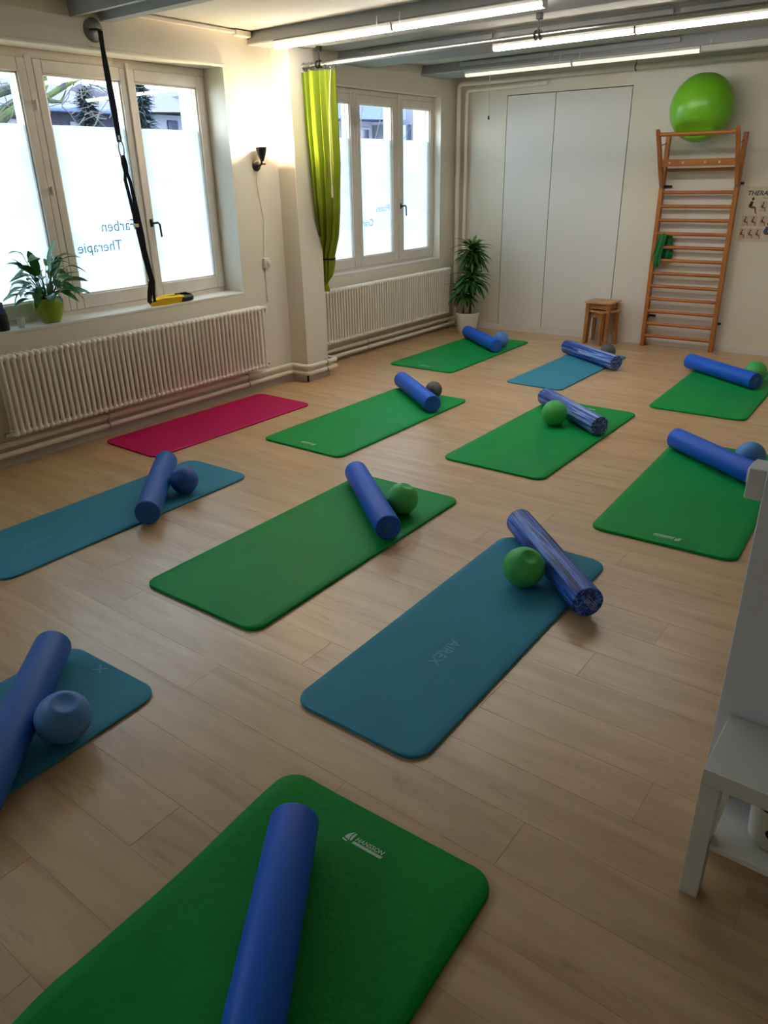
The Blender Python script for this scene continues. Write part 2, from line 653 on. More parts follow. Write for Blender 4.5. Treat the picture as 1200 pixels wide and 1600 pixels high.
def plank(x0, x1, y0, y1):
    key = (round(x1 - x0, 3), round(y1 - y0, 3))
    if key not in plank_cache:
        lx, ly = key[0] / 2 - 0.0001, key[1] / 2 - 0.0001
        c = 0.0009
        b = B()
        vs = [(-lx, -ly, -0.004), (lx, -ly, -0.004), (lx, ly, -0.004), (-lx, ly, -0.004),
              (-lx, -ly, -c), (lx, -ly, -c), (lx, ly, -c), (-lx, ly, -c),
              (-lx + c, -ly + c, 0), (lx - c, -ly + c, 0), (lx - c, ly - c, 0), (-lx + c, ly - c, 0)]
        fs = [(0, 3, 2, 1), (8, 9, 10, 11)]
        for i in range(4):
            j = (i + 1) % 4
            fs += [(i, j, 4 + j, 4 + i), (4 + i, 4 + j, 8 + j, 8 + i)]
        b.add(vs, fs)
        plank_cache[key] = b.mesh('plank', M['plank'], 0)
    o = bpy.data.objects.new('plank', plank_cache[key])
    o.location = ((x0 + x1) / 2, (y0 + y1) / 2, 0)
    o.parent = floor
    COL.objects.link(o)


ys = [1.03 + PW * k for k in range(-14, 42)]
offs = [0.0, 0.62, 0.27, 1.02, 0.48, 1.24, 0.85]
for r, y in enumerate(ys):
    ya, yc = max(y, Y0), min(y + PW, 9.3)
    if yc - ya < 0.02:
        continue
    k = round((y - 1.43) / PW)
    o0 = -0.716 + offs[k % 7]
    edges = [-5.6] + [x for x in sorted(o0 + PL * i for i in range(-6, 7)) if -5.55 < x < X1 - 0.05] + [X1]
    for a, c in zip(edges, edges[1:]):
        if y > 8.2 and a > -0.5:
            continue
        plank(a, c, ya, yc)

# ---------------------------------------------------------------- setting: walls
XO = -5.86                               # outer face of the window wall
b = B()
# first bay with the opening of window 1 (y 2.45..4.815, z .925..2.711)
b.box(XO, W1, Y0, -1.25, 0, ZC).box(XO, W1, 1.118, 2.45, 0, ZC).box(XO, W1, -1.25, 1.118, 0, 0.905).box(XO, W1, -1.25, 1.118, 2.711, ZC).box(XO, W1, 4.818, 5.38, 0, ZC)  # includes the opening of the added, unseen window
b.box(XO, W1, 2.45, 4.818, 0, 0.905).box(XO, W1, 2.45, 4.818, 2.711, ZC)
# second bay with the opening of window 2
b.box(XO, W2, 5.70, 6.10, 0, ZC).box(XO, W2, 8.375, 9.4, 0, ZC)
b.box(XO, W2, 6.10, 8.375, 0, 0.897).box(XO, W2, 6.10, 8.375, 2.705, ZC)
b.box(XO, W2, 5.38, 5.70, 0, ZC)
wall_left = sgrp('wall_left', b, M['wall'], 0)
b = B()
b.box(-5.47, PF, 5.38, 5.70, 0, ZC, 0.006)
part('pillar', b, M['wall'], wall_left)
# rounded edge over the window opening
b = B()
b.tube([(W1 + 0.004, 2.45, 2.717), (W1 + 0.004, 4.83, 2.717)], 0.014, 8)
part('lintel_bead', b, M['wall'], wall_left)

# back wall, with the recess of the two flush doors
DL, DM, DR, DT, DB = -4.80, -4.205, -3.345, 2.692, 0.075
b = B()


def backbox(bb, x0, x1, d0, d1, z0, z1, c=0.0):
    """box along the back wall between distances d0 (near wall) and d1 in front of it"""
    p = [back(x0, d0), back(x1, d0), back(x1, d1), back(x0, d1)]
    vs = [(q[0], q[1], z) for z in (z0, z1) for q in p]
    fs = [(0, 1, 2, 3), (4, 7, 6, 5), (0, 4, 5, 1), (1, 5, 6, 2), (2, 6, 7, 3), (3, 7, 4, 0)]
    bb.add(vs, fs)
    return bb


G = 0.009
backbox(b, -5.6, DL - G, -0.2, 0, 0, ZC)
backbox(b, DR + G, X1 + 0.2, -0.2, 0, 0, ZC)
backbox(b, DL - G, DR + G, -0.2, 0, DT + G, ZC)
backbox(b, DL - G, DR + G, -0.2, 0, 0, DB)
wall_back = sgrp('wall_back', b, M['wall_back'], 0)
b = B()
backbox(b, DL - G, DR + G, -0.22, -0.06, DB, DT + G)
part('recess', b, M['gap'], wall_back, smooth=0)
for nm, xa, xb in (('door_1', DL, DM - G / 2), ('door_2', DM + G / 2, DR)):
    b = B()
    backbox(b, xa, xb, -0.055, 0.0, DB + 0.002, DT)
    sgrp(nm, b, M['door'], 0)
# baseboards
b = B()
backbox(b, -5.45, X1, 0.001, 0.014, 0, 0.068)
backbox(b, -5.45, X1, 0.001, 0.009, 0.068, 0.073)
sgrp('baseboard_back', b, M['skirt'], 0)
b = B()
b.box(W1 + 0.001, W1 + 0.016, Y0, 5.38, 0, 0.07).box(W1, PF + 0.016, 5.364, 5.379, 0, 0.07)
b.box(PF + 0.001, PF + 0.016, 5.364, 5.70, 0, 0.07)
b.box(W2 + 0.001, W2 + 0.016, 5.70, 8.74, 0, 0.07)
sgrp('baseboard_left', b, M['skirt_grey'], 0)
b = B()
b.box(X1, X1 + 0.1, Y0, 9.4, 0, ZC)
sgrp('wall_right', b, M['wall'], 0)
b = B()
b.box(XO, X1 + 0.1, Y0 - 0.1, Y0, 0, ZC)
sgrp('wall_front', b, M['wall'], 0)
# low light partition at the right, its end edge towards the room
b = B()
b.box(-0.288, X1, 1.94, 2.06, 0, ZC, 0.003)
sgrp('wall_partition', b, M['partition'])

# ---------------------------------------------------------------- setting: ceiling
b = B()
b.box(XO, X1 + 0.1, Y0 - 0.1, 9.4, ZC, ZC + 0.12)
ceiling = sgrp('ceiling', b, M['ceiling'], 0)


def beam(poly):
    q = B()
    q.prism(poly, 'x', -5.47, X1)
    return part('beam', q, M['beam'], ceiling, smooth=0)


q = B()
beam([(3.47, ZC), (3.483, 2.89), (3.50, 2.89), (3.69, 2.94), (3.70, 2.94), (3.715, 2.89), (3.80, 2.89), (3.80, ZC)])
beam([(5.155, ZC), (5.115, 2.895), (5.12, 2.885), (5.60, 2.885), (5.62, 2.90), (5.62, ZC)])
beam([(6.52, ZC), (6.50, 2.895), (6.505, 2.885), (6.99, 2.885), (7.01, 2.90), (7.01, ZC)])
beam([(7.99, ZC), (7.95, 2.895), (7.955, 2.885), (8.44, 2.885), (8.46, 2.90), (8.46, ZC)])
# loose cladding boards on the beams
for (x0, x1, y, z0, z1) in ((-5.15, -3.72, 6.487, 2.892, 2.955), (-3.66, -2.2, 6.490, 2.892, 2.955), (-2.15, -0.6, 6.487, 2.892, 2.95),
                            (-4.95, -3.9, 7.945, 2.93, 2.968), (-3.85, -2.6, 7.945, 2.93, 2.968)):
    q = B()
    q.box(x0, x1, y, y + 0.012, z0, z1, 0.002)
    part('cladding_board', q, M['beam'], ceiling)
# cable duct along the wall under the ceiling
q = B()
q.box(W1, W1 + 0.03, 3.82, 4.96, 2.952, 2.972).box(W1, W1 + 0.05, 4.96, 5.12, 2.935, 2.975, 0.004)
part('cable_duct', q, M['pipe'], ceiling)


# ---------------------------------------------------------------- windows
def make_window(name, xf, opening, panes, gz0, gz1, film_top, sill_x, handle_y, handle_z, words, clip):
    """xf: inner face of the frame; opening (y0,y1,z0,z1); panes [(y0,y1)...]"""
    y0, y1, z0, z1 = opening
    W = struct(name, (xf, (y0 + y1) / 2, z0))
    xo = xf - 0.07
    sash_t, sash_b = 2.652, gz0 - 0.103
    fr = B()
    fr.box(xo, xf - 0.012, y0, y1, sash_t, z1 + 0.0, 0.004)           # head
    fr.box(xo, xf - 0.012, y0, y1, z0 - 0.015, sash_b, 0.004)         # bottom rail of the frame
    fr.box(xo, xf - 0.012, y0, panes[0][0] - 0.07, sash_b, sash_t, 0.004)
    fr.box(xo, xf - 0.012, panes[2][1] + 0.07, y1, sash_b, sash_t, 0.004)
    ym = (panes[0][1] + panes[1][0]) / 2
    fr.box(xo, xf - 0.002, ym - 0.028, ym + 0.028, sash_b, sash_t + 0.02, 0.006)   # mullion
    part('frame', fr, M['frame'], W)
    # sill inside
    sl = B()
    sl.box(xf - 0.06, sill_x, y0 + 0.001, y1 - 0.001, z0 - 0.02, z0, 0.003)
    part('sill', sl, M['reveal'], W)
    for i, (a, c) in enumerate(panes):
        ol = ym + 0.028 if i == 1 else a - 0.072
        orr = ym - 0.028 if i == 0 else c + 0.072
        if i == 1:
            orr = (c + panes[2][0]) / 2 - 0.001
        if i == 2:
            ol = (panes[1][1] + a) / 2 + 0.001
        cs = B()
        x_in, x_out = xf, xf - 0.055
        # stepped inner edge: stiles and rails, chamfered towards the glass
        for (p0, p1, q0, q1) in ((ol, a, sash_b, sash_t), (c, orr, sash_b, sash_t), (a, c, sash_b, gz0), (a, c, gz1, sash_t)):
            cs.box(x_out, x_in, p0, p1, q0, q1, 0.005)
        cs.box(x_out, x_in - 0.016, a - 0.006, a + 0.012, gz0 - 0.006, gz1 + 0.006).box(x_out, x_in - 0.016, c - 0.012, c + 0.006, gz0 - 0.006, gz1 + 0.006)
        cs.box(x_out, x_in - 0.016, a, c, gz0 - 0.006, gz0 + 0.010).box(x_out, x_in - 0.016, a, c, gz1 - 0.010, gz1 + 0.006)
        C = part('casement', cs, M['frame'], W)
        g = B()
        g.box(xf - 0.046, xf - 0.042, a - 0.004, c + 0.004, gz0 - 0.004, gz1 + 0.004)
        part('pane', g, M['glass'], C, smooth=0)
        fm = B()
        xx = xf - 0.0385
        fm.add([(xx, a - 0.004, gz0 - 0.004), (xx, c + 0.004, gz0 - 0.004), (xx, c + 0.004, film_top), (xx, a - 0.004, film_top)], [(0, 1, 2, 3)])
        part('film', fm, M['film'], C, smooth=0)
        if i == 1:
            for (s, yr, zz, size) in words:
                mt = Matrix(((0, 0, -1, xf - 0.0365), (-1, 0, 0, yr), (0, 1, 0, zz), (0, 0, 0, 1)))
                part('lettering', text_mesh(s, size, mt, align='LEFT'), M['film_text'], C, smooth=0)
        if i == 2:
            h = B()
            h.box(xf + 0.0, xf + 0.006, ol + 0.022, ol + 0.05, handle_z - 0.03, handle_z + 0.03, 0.002)
            yh = ol + 0.036
            h.tube([(xf + 0.004, yh, handle_z), (xf + 0.04, yh, handle_z)], 0.008, 10)
            h.tube([(xf + 0.04, yh - 0.01, handle_z), (xf + 0.042, yh + 0.035, handle_z + 0.002), (xf + 0.044, yh + 0.05, handle_z - 0.012),
                    (xf + 0.044, yh + 0.055, handle_z - 0.11)], [0.009, 0.010, 0.009, 0.008], 10)
            part('handle', h, M['black'], C)
            k = B()
            k.box(xf, xf + 0.014, ol - 0.014, ol + 0.012, sash_b - 0.015, sash_t + 0.035, 0.004)     # cover strip with lock rod
            part('cover_strip', k, M['frame'], C)
        # hinge knuckle on the mullion side
        if i == 0:
            k = B()
            for zz in (gz0 + 0.18, (gz0 + gz1) / 2, gz1 - 0.2):
                k.tube([(xf + 0.006, ym, zz - 0.03), (xf + 0.006, ym, zz + 0.03)], 0.007, 8)
            part('hinge', k, M['frame'], W)
    # outer storm frame seen through the glass
    of = B()
    for (a, c) in panes:
        of.box(xf - 0.125, xf - 0.078, a - 0.05, a + 0.005, gz0 - 0.03, gz1 + 0.03, 0.003)
        of.box(xf - 0.125, xf - 0.078, c - 0.005, c + 0.05, gz0 - 0.03, gz1 + 0.03, 0.003)
    part('outer_frame', of, M['reveal'], W)
    return W


make_window('window_1', -5.50, (2.45, 4.818, 0.925, 2.711), [(2.55, 3.165), (3.348, 3.98), (4.11, 4.72)], 1.064, 2.567, 2.249,
            W1 + 0.004, 4.07, 1.55, [('Farben', 3.955, 1.508, 0.118), ('Therapie', 3.800, 1.365, 0.112)], None)
make_window('window_2', -5.56, (6.10, 8.375, 0.905, 2.705), [(6.18, 6.80), (6.96, 7.54), (7.745, 8.30)], 1.032, 2.57, 2.243,
            W2 + 0.004, 7.66, 1.542, [('Pilates', 7.515, 1.495, 0.105), ('Cran', 7.20, 1.352, 0.105)], None)

make_window('added_window_3', -5.50, (-1.25, 1.118, 0.925, 2.711), [(-1.15, -0.535), (-0.352, 0.28), (0.41, 1.02)], 1.064, 2.567, 2.249,  # added window out of view, brightens the near floor and the partition
            W1 + 0.004, 0.37, 1.55, [], None)


# ---------------------------------------------------------------- radiators
def make_radiator(label, xw, xf, ys_, n, pitch, z0, z1):
    """column radiator: n sections, front columns at xf"""
    R = thing('radiator', (xf, ys_, z0), label, 'radiator', group='radiators under the windows')
    rc = 0.0125
    sec = B()
    xs = (0.0, -0.062)
    for xx in xs:
        sec.tube([(xx, 0, 0.03), (xx, 0, z1 - z0 - 0.03)], rc, 8, caps=False)
    # rounded heads joining the columns
    for zz in (0.028, z1 - z0 - 0.028):
        sec.tube([(0.014, 0, zz), (0.004, 0, zz), (-0.031, 0, zz), (-0.066, 0, zz), (-0.076, 0, zz)], [0.010, 0.022, 0.0235, 0.022, 0.010], 10)
    me = sec.mesh('section', M['radiator'], 50)
    for i in range(n):
        o = bpy.data.objects.new('section', me)
        o.location = (0, pitch * (i + 0.5), 0)
        o.parent = R
        COL.objects.link(o)
    hd = B()
    for zz in (0.028, z1 - z0 - 0.028):
        hd.tube([(-0.031, -0.012, zz), (-0.031, n * pitch + 0.012, zz)], 0.017, 10)
    part('header', hd, M['radiator'], R, local=True)
    v = B()
    v.tube([(-0.031, n * pitch + 0.012, z1 - z0 - 0.028), (-0.031, n * pitch + 0.06, z1 - z0 - 0.028)], 0.013, 10)
    v.tube([(-0.06, n * pitch + 0.05, z1 - z0 - 0.028), (-0.02, n * pitch + 0.05, z1 - z0 - 0.028)], 0.017, 10)
    v.tube([(-0.031, n * pitch + 0.05, z1 - z0 - 0.028), (-0.031, n * pitch + 0.05, z1 - z0 - 0.075)], 0.011, 10)
    part('valve', v, M['radiator'], R, local=True)
    k = B()
    k.tube([(-0.031, n * pitch + 0.012, 0.028), (-0.031, n * pitch + 0.03, 0.028)], 0.012, 10)
    k.tube([(-0.031, n * pitch + 0.028, 0.028), (-0.031, n * pitch + 0.04, 0.028)], 0.007, 8)
    part('vent_plug', k, M['chrome'], R, local=True)
    k = B()
    k.tube([(-0.031, -0.012, 0.028), (-0.031, -0.05, 0.028)], 0.014, 10)
    part('end_plug', k, M['chrome'], R, local=True)
    for f_ in (0.06, 0.5, 0.94):
        yy = n * pitch * f_
        for zz in (0.05, z1 - z0 - 0.08):
            br = B()
            br.box(xw - xf + 0.001, -0.07, yy - 0.012, yy + 0.012, zz, zz + 0.02)
            part('bracket', br, M['radiator'], R, local=True, smooth=0)
    return R


make_radiator('long cream column radiator under the near window with the lily on its sill', W1, -5.125, 2.40, 56, 0.0449, 0.225, 0.806)
make_radiator('cream column radiator under the far window beyond the pillar, ending at the tall plant', W2, -5.315, 5.86, 56, 0.0455, 0.215, 0.795)


# heating pipes on the skirting
def arc(pts, r=0.05, n=5):
    """round the corners of a polyline"""
    pts = [Vector(p) for p in pts]
    out = [pts[0]]
    for i in range(1, len(pts) - 1):
        a, c, e = pts[i - 1], pts[i], pts[i + 1]
        d0 = (a - c).normalized() * min(r, (a - c).length * 0.45)
        d1 = (e - c).normalized() * min(r, (e - c).length * 0.45)
        for k in range(n + 1):
            t = k / n
            out.append((c + d0) * (1 - t) ** 2 + c * 2 * t * (1 - t) + (c + d1) * t * t)
    out.append(pts[-1])
    return out


P = thing('heating_pipes', (-5.2, 2.0, 0.06), 'pair of cream heating pipes along the window wall skirting and around the pillar', 'pipe')
for (za, zb_, dx) in ((0.165, 0.135, 0.0), (0.095, 0.062, 0.0)):
    q = B()
    xw, xp, x2 = W1 + 0.055, PF + 0.06, W2 + 0.075
    q.tube(arc([(xw, Y0 + 0.02, za), (xw, 5.325, za), (xp, 5.325, za), (xp, 5.765, za), (x2 + 0.1, 5.765, za), (x2, 5.85, zb_), (x2, 8.62, zb_)], 0.045), 0.021, 12)
    part('pipe', q, M['pipe'], P)
for (x, y) in ((W1 + 0.055, 4.72), (W1 + 0.055, 3.2), (PF + 0.06, 5.60), (W2 + 0.075, 6.75)):
    q = B()
    for zz in ((0.165, 0.095) if x > W2 + 0.1 else (0.135, 0.062)):
        ring = [(x + 0.0255 * math.cos(a), y, zz + 0.0255 * math.sin(a)) for a in [2 * PI * k / 14 for k in range(14)]]
        q.tube(ring, 0.005, 6, closed=True)
        q.tube([(x - 0.024, y, zz), (x - 0.05, y, zz)], 0.004, 6)
    part('pipe_clip', q, M['steel'], P)
P = thing('riser_pipes', (-5.38, 8.65, 0.1), 'cream riser pipes in the far corner turning along the top of the back wall', 'pipe')
q = B()
xb_, yb_ = back(-5.38, 0.10)
q.tube(arc([(W2 + 0.075, 8.55, 0.09), (W2 + 0.075, yb_ - 0.01, 0.09), (W2 + 0.075, yb_ - 0.01, 2.845), back(-5.2, 0.10) + (2.845,), back(1.6, 0.09) + (2.885,)], 0.06), 0.027, 12)
part('pipe', q, M['pipe'], P)
q = B()
xc, yc = back(-5.315, 0.05)
q.tube(arc([(xc, yc, 0.3), (xc, yc, 2.775), back(-5.05, 0.05) + (2.775,), back(-4.3, 0.04) + (2.79,)], 0.05), 0.022, 12)
part('pipe', q, M['pipe'], P)
for zz in (2.2, 0.9):
    q = B()
    for (x, y, r) in ((W2 + 0.075, yb_ - 0.01, 0.031), (xc, yc, 0.026)):
        q.lathe([(r, zz), (r, zz + 0.02)], 14, Matrix.Translation((x, y, 0)))
    part('pipe_clip', q, M['pipe'], P)
for xx in (-3.3, -2.0):
    q = B()
    x, y = back(xx, 0.095)
    zz = 2.845 + (xx + 5.2) * 0.04 / 6.8
    q.tube([(x, y, zz + 0.03), (x, y, zz + 0.10)], 0.004, 6)
    ring = [(x, y + 0.032 * math.cos(a), zz + 0.032 * math.sin(a)) for a in [2 * PI * k / 14 for k in range(14)]]
    q.tube(ring, 0.005, 6, closed=True)
    part('pipe_hanger', q, M['black'], P)


# ---------------------------------------------------------------- ceiling lamps
def make_lamp(x0, x1, y, dif, label, z=2.883):
    L_ = thing('strip_lamp', ((x0 + x1) / 2, y, z), label, 'lamp', group='strip lamps under the ceiling beams')
    h = B()
    h.prism([(y - 0.045, z), (y - 0.032, z - 0.022), (y + 0.032, z - 0.022), (y + 0.045, z)], 'x', x0 + 0.003, x1 - 0.003)
    part('housing', h, M['housing'], L_)
    d = B()
    d.prism([(y - 0.034, z - 0.022), (y - 0.030, z - 0.042), (y - 0.018, z - 0.050), (y + 0.018, z - 0.050), (y + 0.030, z - 0.042), (y + 0.034, z - 0.022)], 'x', x0 + 0.008, x1 - 0.008)
    part('diffuser', d, dif, L_, smooth=0)
    e = B()
    for xx in (x0 + 0.001, x1 - 0.008):
        e.prism([(y - 0.036, z - 0.020), (y - 0.032, z - 0.044), (y - 0.019, z - 0.052), (y + 0.019, z - 0.052), (y + 0.032, z - 0.044), (y + 0.036, z - 0.020)], 'x', xx, xx + 0.007)
    part('end_cap', e, M['housing'], L_, smooth=0)
    c = B()
    xx = x0 + 0.08 if x0 > -4 else x1 - 0.12
    c.tube([(xx, y - 0.046, z - 0.01), (xx + 0.004, y - 0.052, z + 0.02), (xx + 0.012, y - 0.058, z + 0.05)], 0.0035, 6)
    part('hook', c, M['white'], L_)
    return L_


make_lamp(-4.98, -3.78, 5.155, M['tube'], 'bright strip lamp running out from the pillar, nearest the sconce')
make_lamp(-3.775, -2.575, 5.155, M['tube'], 'bright strip lamp on the nearest beam, right of the one at the pillar')
make_lamp(-3.74, -2.50, 6.565, M['tube'], 'bright strip lamp on the middle beam beside the curtain rod bracket')
make_lamp(-2.495, -1.255, 6.565, M['tube'], 'bright strip lamp on the middle beam reaching the right edge')
make_lamp(-4.90, -3.66, 8.005, M['tube_dim'], 'dim cream strip lamp on the farthest beam at the corner pipes')
make_lamp(-3.655, -2.42, 8.005, M['tube_dim'], 'dim cream strip lamp on the farthest beam above the flush doors')
make_lamp(-2.415, -1.18, 8.005, M['tube_off'], 'unlit strip lamp on the farthest beam above the gym ball')


# pull cord of the far lamp
t = thing('pull_cord', (-4.62, 8.04, 2.45), 'thin pull cord with dark knob hanging from the far lamp', 'cord')
q = B()
q.tube([(-4.62, 8.04, 2.835), (-4.62, 8.04, 2.44)], 0.003, 6)
part('cord', q, M['cord'], t)
q = B()
q.lathe([(0.004, 0.03), (0.010, 0.015), (0.011, 0.0), (0.005, -0.012)], 10, Matrix.Translation((-4.62, 8.04, 2.42)))
part('knob', q, M['black'], t)

# ---------------------------------------------------------------- curtain and rod
ZR, YR = 2.752, 5.57
t = thing('curtain_rod', (-3, YR, ZR), 'silver curtain rod running across the room under the nearest beam', 'rod')
q = B()
q.tube([(PF + 0.004, YR, ZR), (1.6, YR, ZR)], 0.0185, 14)
part('rod', q, M['steel'], t)
q = B()
q.lathe([(0.03, 0), (0.03, 0.008), (0.022, 0.02), (0.022, 0.03)], 14, Matrix.Translation((PF + 0.001, YR, ZR)) @ Matrix.Rotation(PI / 2, 4, 'Y'))
part('end_socket', q, M['steel'], t)
for xx in (-4.885, -2.825, -0.8):
    q = B()
    q.box(xx - 0.015, xx + 0.025, YR - 0.02, YR + 0.02, 2.845, 2.885, 0.003)
    q.tube([(xx, YR, 2.85), (xx, YR, ZR + 0.022)], 0.006, 8)
    for dx in (-0.018, 0.018):
        ring = [(xx + dx, YR + 0.026 * math.cos(a), ZR + 0.026 * math.sin(a)) for a in [2 * PI * k / 14 for k in range(14)]]
        q.tube(ring, 0.006, 6, closed=True)
    q.tube([(xx - 0.02, YR, ZR + 0.026), (xx + 0.02, YR, ZR + 0.026)], 0.006, 6)
    part('hanger', q, M['black'], t)
t = thing('curtain', (-4.89, YR, 0.8), 'lime green curtain gathered beside the pillar and tied near its foot', 'curtain')
rows = [(-4.891, 5.570, 2.700, .179), (-4.889, 5.572, 2.55, .175), (-4.885, 5.575, 2.266, .173), (-4.883, 5.590, 1.984, .164), (-4.905, 5.612, 1.78, .15), (-4.925, 5.640, 1.579, .134), (-5.005, 5.735, 1.347, .104),
        (-5.108, 5.815, 1.16, .074), (-5.112, 5.82, 1.136, .070), (-5.112, 5.822, 1.12, .073), (-5.135, 5.838, 1.03, .066), (-5.15, 5.845, 0.97, .058), (-5.172, 5.85, 0.91, .032), (-5.175, 5.852, 0.885, .020), (-5.175, 5.852, 0.845, .036), (-5.175, 5.852, 0.815, .040)]


def interp(rows, n):
    out = []
    for i in range(n):
        t_ = i / (n - 1) * (len(rows) - 1)
        k = min(int(t_), len(rows) - 2)
        f_ = t_ - k
        out.append(tuple(a * (1 - f_) + c * f_ for a, c in zip(rows[k], rows[k + 1])))
    return out


q = B()
seg, vs, fs = 120, [], []
rr = interp(rows, 60)
rnd = random.Random(7)
ph = [rnd.uniform(0, 6.28) for _ in range(4)]
for i, (x, y, z, hw) in enumerate(rr):
    dep = min(0.055 + 0.02 * (1 - hw / 0.18), hw * 0.9) if hw > 0.05 else hw * 0.8
    for k in range(seg):
        a = 2 * PI * k / seg
        fold = 0.16 * math.sin(11 * a + ph[0] + 0.4 * math.sin(i * 0.12)) + 0.10 * math.sin(19 * a + ph[1]) + 0.06 * math.sin(5 * a + ph[2] + i * 0.05)
        fold *= 1.0 if hw > 0.05 else 0.6
        # width runs roughly across the line of sight (along X with a little Y)
        ex, ey = math.cos(a) * hw, math.sin(a) * dep * (1 + 2.2 * fold)
        vs.append((x + ex * 0.97 - ey * 0.1, y + ey + ex * 0.12, z))
for i in range(len(rr) - 1):
    for k in range(seg):
        l = (k + 1) % seg
        fs.append((i * seg + k, i * seg + l, (i + 1) * seg + l, (i + 1) * seg + k))
fs.append(tuple(range(seg)))
q.add(vs, fs)
part('cloth', q, M['cloth'], t, smooth=70)
q = B()
q.tube([(-5.112 + 0.078 * math.cos(a), 5.82 + 0.078 * math.sin(a), 1.135) for a in [2 * PI * k / 24 for k in range(24)]], 0.007, 6, closed=True)
part('tie_band', q, M['strap'], t)
q = B()
q.tube([(-4.735, 5.545, 2.70), (-4.73, 5.50, 2.4), (-4.725, 5.485, 2.0), (-4.72, 5.48, 1.74)], 0.005, 6)
q.lathe([(0.006, 1.70), (0.009, 1.72), (0.007, 1.80)], 8, Matrix.Translation((-4.72, 5.48, 0)))
part('draw_cord', q, M['cord'], t)
for k in range(9):
    q = B()
    xx = -5.045 + 0.042 * k + (0.006 if k % 2 else -0.004)
    if abs(xx + 4.885) < 0.03:
        continue
    th = 0.25 * math.sin(k * 2.1)
    q.tube([(xx + 0.03 * math.sin(th) * math.cos(a), YR + 0.03 * math.cos(a), ZR - 0.008 + 0.03 * math.sin(a)) for a in [2 * PI * j / 16 for j in range(16)]], 0.0025, 6, closed=True)
    q.tube([(xx, YR, ZR - 0.038), (xx, YR, 2.70)], 0.002, 6)
    part('ring', q, M['chrome'], t)

# ---------------------------------------------------------------- sconce, cable, outlet
t = thing('wall_sconce', (W1, 5.10, 1.97), 'black uplight sconce glowing on the wall beside the near window', 'lamp')
q = B()
q.lathe([(0.044, 0.0), (0.046, 0.008), (0.040, 0.022), (0.024, 0.032)], 20, Matrix.Translation((W1, 5.10, 1.972)) @ Matrix.Rotation(PI / 2, 4, 'Y'))
part('wall_plate', q, M['black'], t)
q = B()
q.tube([(W1 + 0.02, 5.10, 1.972), (W1 + 0.06, 5.10, 1.975), (W1 + 0.075, 5.10, 1.99), (W1 + 0.08, 5.10, 2.02)], 0.009, 10)
q.tube([(W1 + 0.08, 5.10, 1.985), (W1 + 0.085, 5.135, 1.985)], 0.008, 8)
part('arm', q, M['black'], t)
q = B()
q.lathe([(0.014, 2.005), (0.018, 2.02), (0.034, 2.055), (0.050, 2.105), (0.053, 2.118), (0.050, 2.118), (0.044, 2.09), (0.03, 2.055), (0.012, 2.03)], 24, Matrix.Translation((W1 + 0.085, 5.10, 0)), cap0=True, cap1=True)
shade_ = part('shade', q, M['black'], t)
q = B()
q.lathe([(0.006, 2.05), (0.016, 2.058), (0.020, 2.075), (0.016, 2.092), (0.006, 2.098)], 16, Matrix.Translation((W1 + 0.085, 5.10, 0.018)))
part('bulb', q, M['bulb'], shade_)
pl = bpy.data.lights.new('sconce_light', 'POINT')
pl.energy = SCONCE
pl.color = (1.0, 0.80, 0.52)
pl.shadow_soft_size = 0.02
po = bpy.data.objects.new('sconce_light', pl)
po.location = (W1 + 0.085, 5.10, 2.135)
COL.objects.link(po)
q = B()
q.tube([(W1 + 0.006, 5.09, 1.93), (W1 + 0.006, 5.09, 1.80), (W1 + 0.006, 5.115, 1.66), (W1 + 0.006, 5.14, 1.52), (W1 + 0.006, 5.12, 1.36), (W1 + 0.006, 5.105, 1.20)], 0.003, 6)
tag(part('lamp_cord', q, M['pipe']), 'thin pale cord hanging down the wall below the black sconce', 'cord')
t = thing('wall_outlet', (W1, 5.115, 1.15), 'small white surface socket on the wall below the sconce', 'socket')
q = B()
q.box(W1, W1 + 0.035, 5.08, 5.15, 1.11, 1.195, 0.005)
ob = part('box', q, M['white'], t)
q = B()
q.lathe([(0.022, 0.0), (0.022, 0.016), (0.016, 0.022)], 14, Matrix.Translation((W1 + 0.034, 5.125, 1.155)) @ Matrix.Rotation(PI / 2, 4, 'Y'))
part('plug', q, M['white'], ob)
q = B()
q.tube([(W1 + 0.008, 5.105, 1.11), (W1 + 0.008, 5.105, 0.80)], 0.005, 8)
tag(part('cable_conduit', q, M['pipe']), 'slim cream conduit from the wall socket down to the radiator valve', 'conduit')

# ---------------------------------------------------------------- suspension trainer
t = thing('suspension_trainer', (-5.2, 3.66, 0.93), 'black strap trainer with yellow ends hanging from the wall over the near window', 'trainer')
ay, az = 3.65, 2.832
q = B()
q.lathe([(0.075, 0.0), (0.075, 0.006), (0.066, 0.012), (0.02, 0.016)], 28, Matrix.Translation((W1, ay, az)) @ Matrix.Rotation(PI / 2, 4, 'Y'))
part('anchor_plate', q, M['anchor'], t)
q = B()
q.tube(arc([(W1 + 0.01, ay - 0.035, az), (W1 + 0.075, ay - 0.03, az - 0.005), (W1 + 0.085, ay, az - 0.008), (W1 + 0.075, ay + 0.03, az - 0.005), (W1 + 0.01, ay + 0.035, az)], 0.03), 0.006, 8)
part('anchor_ring', q, M['black'], t)


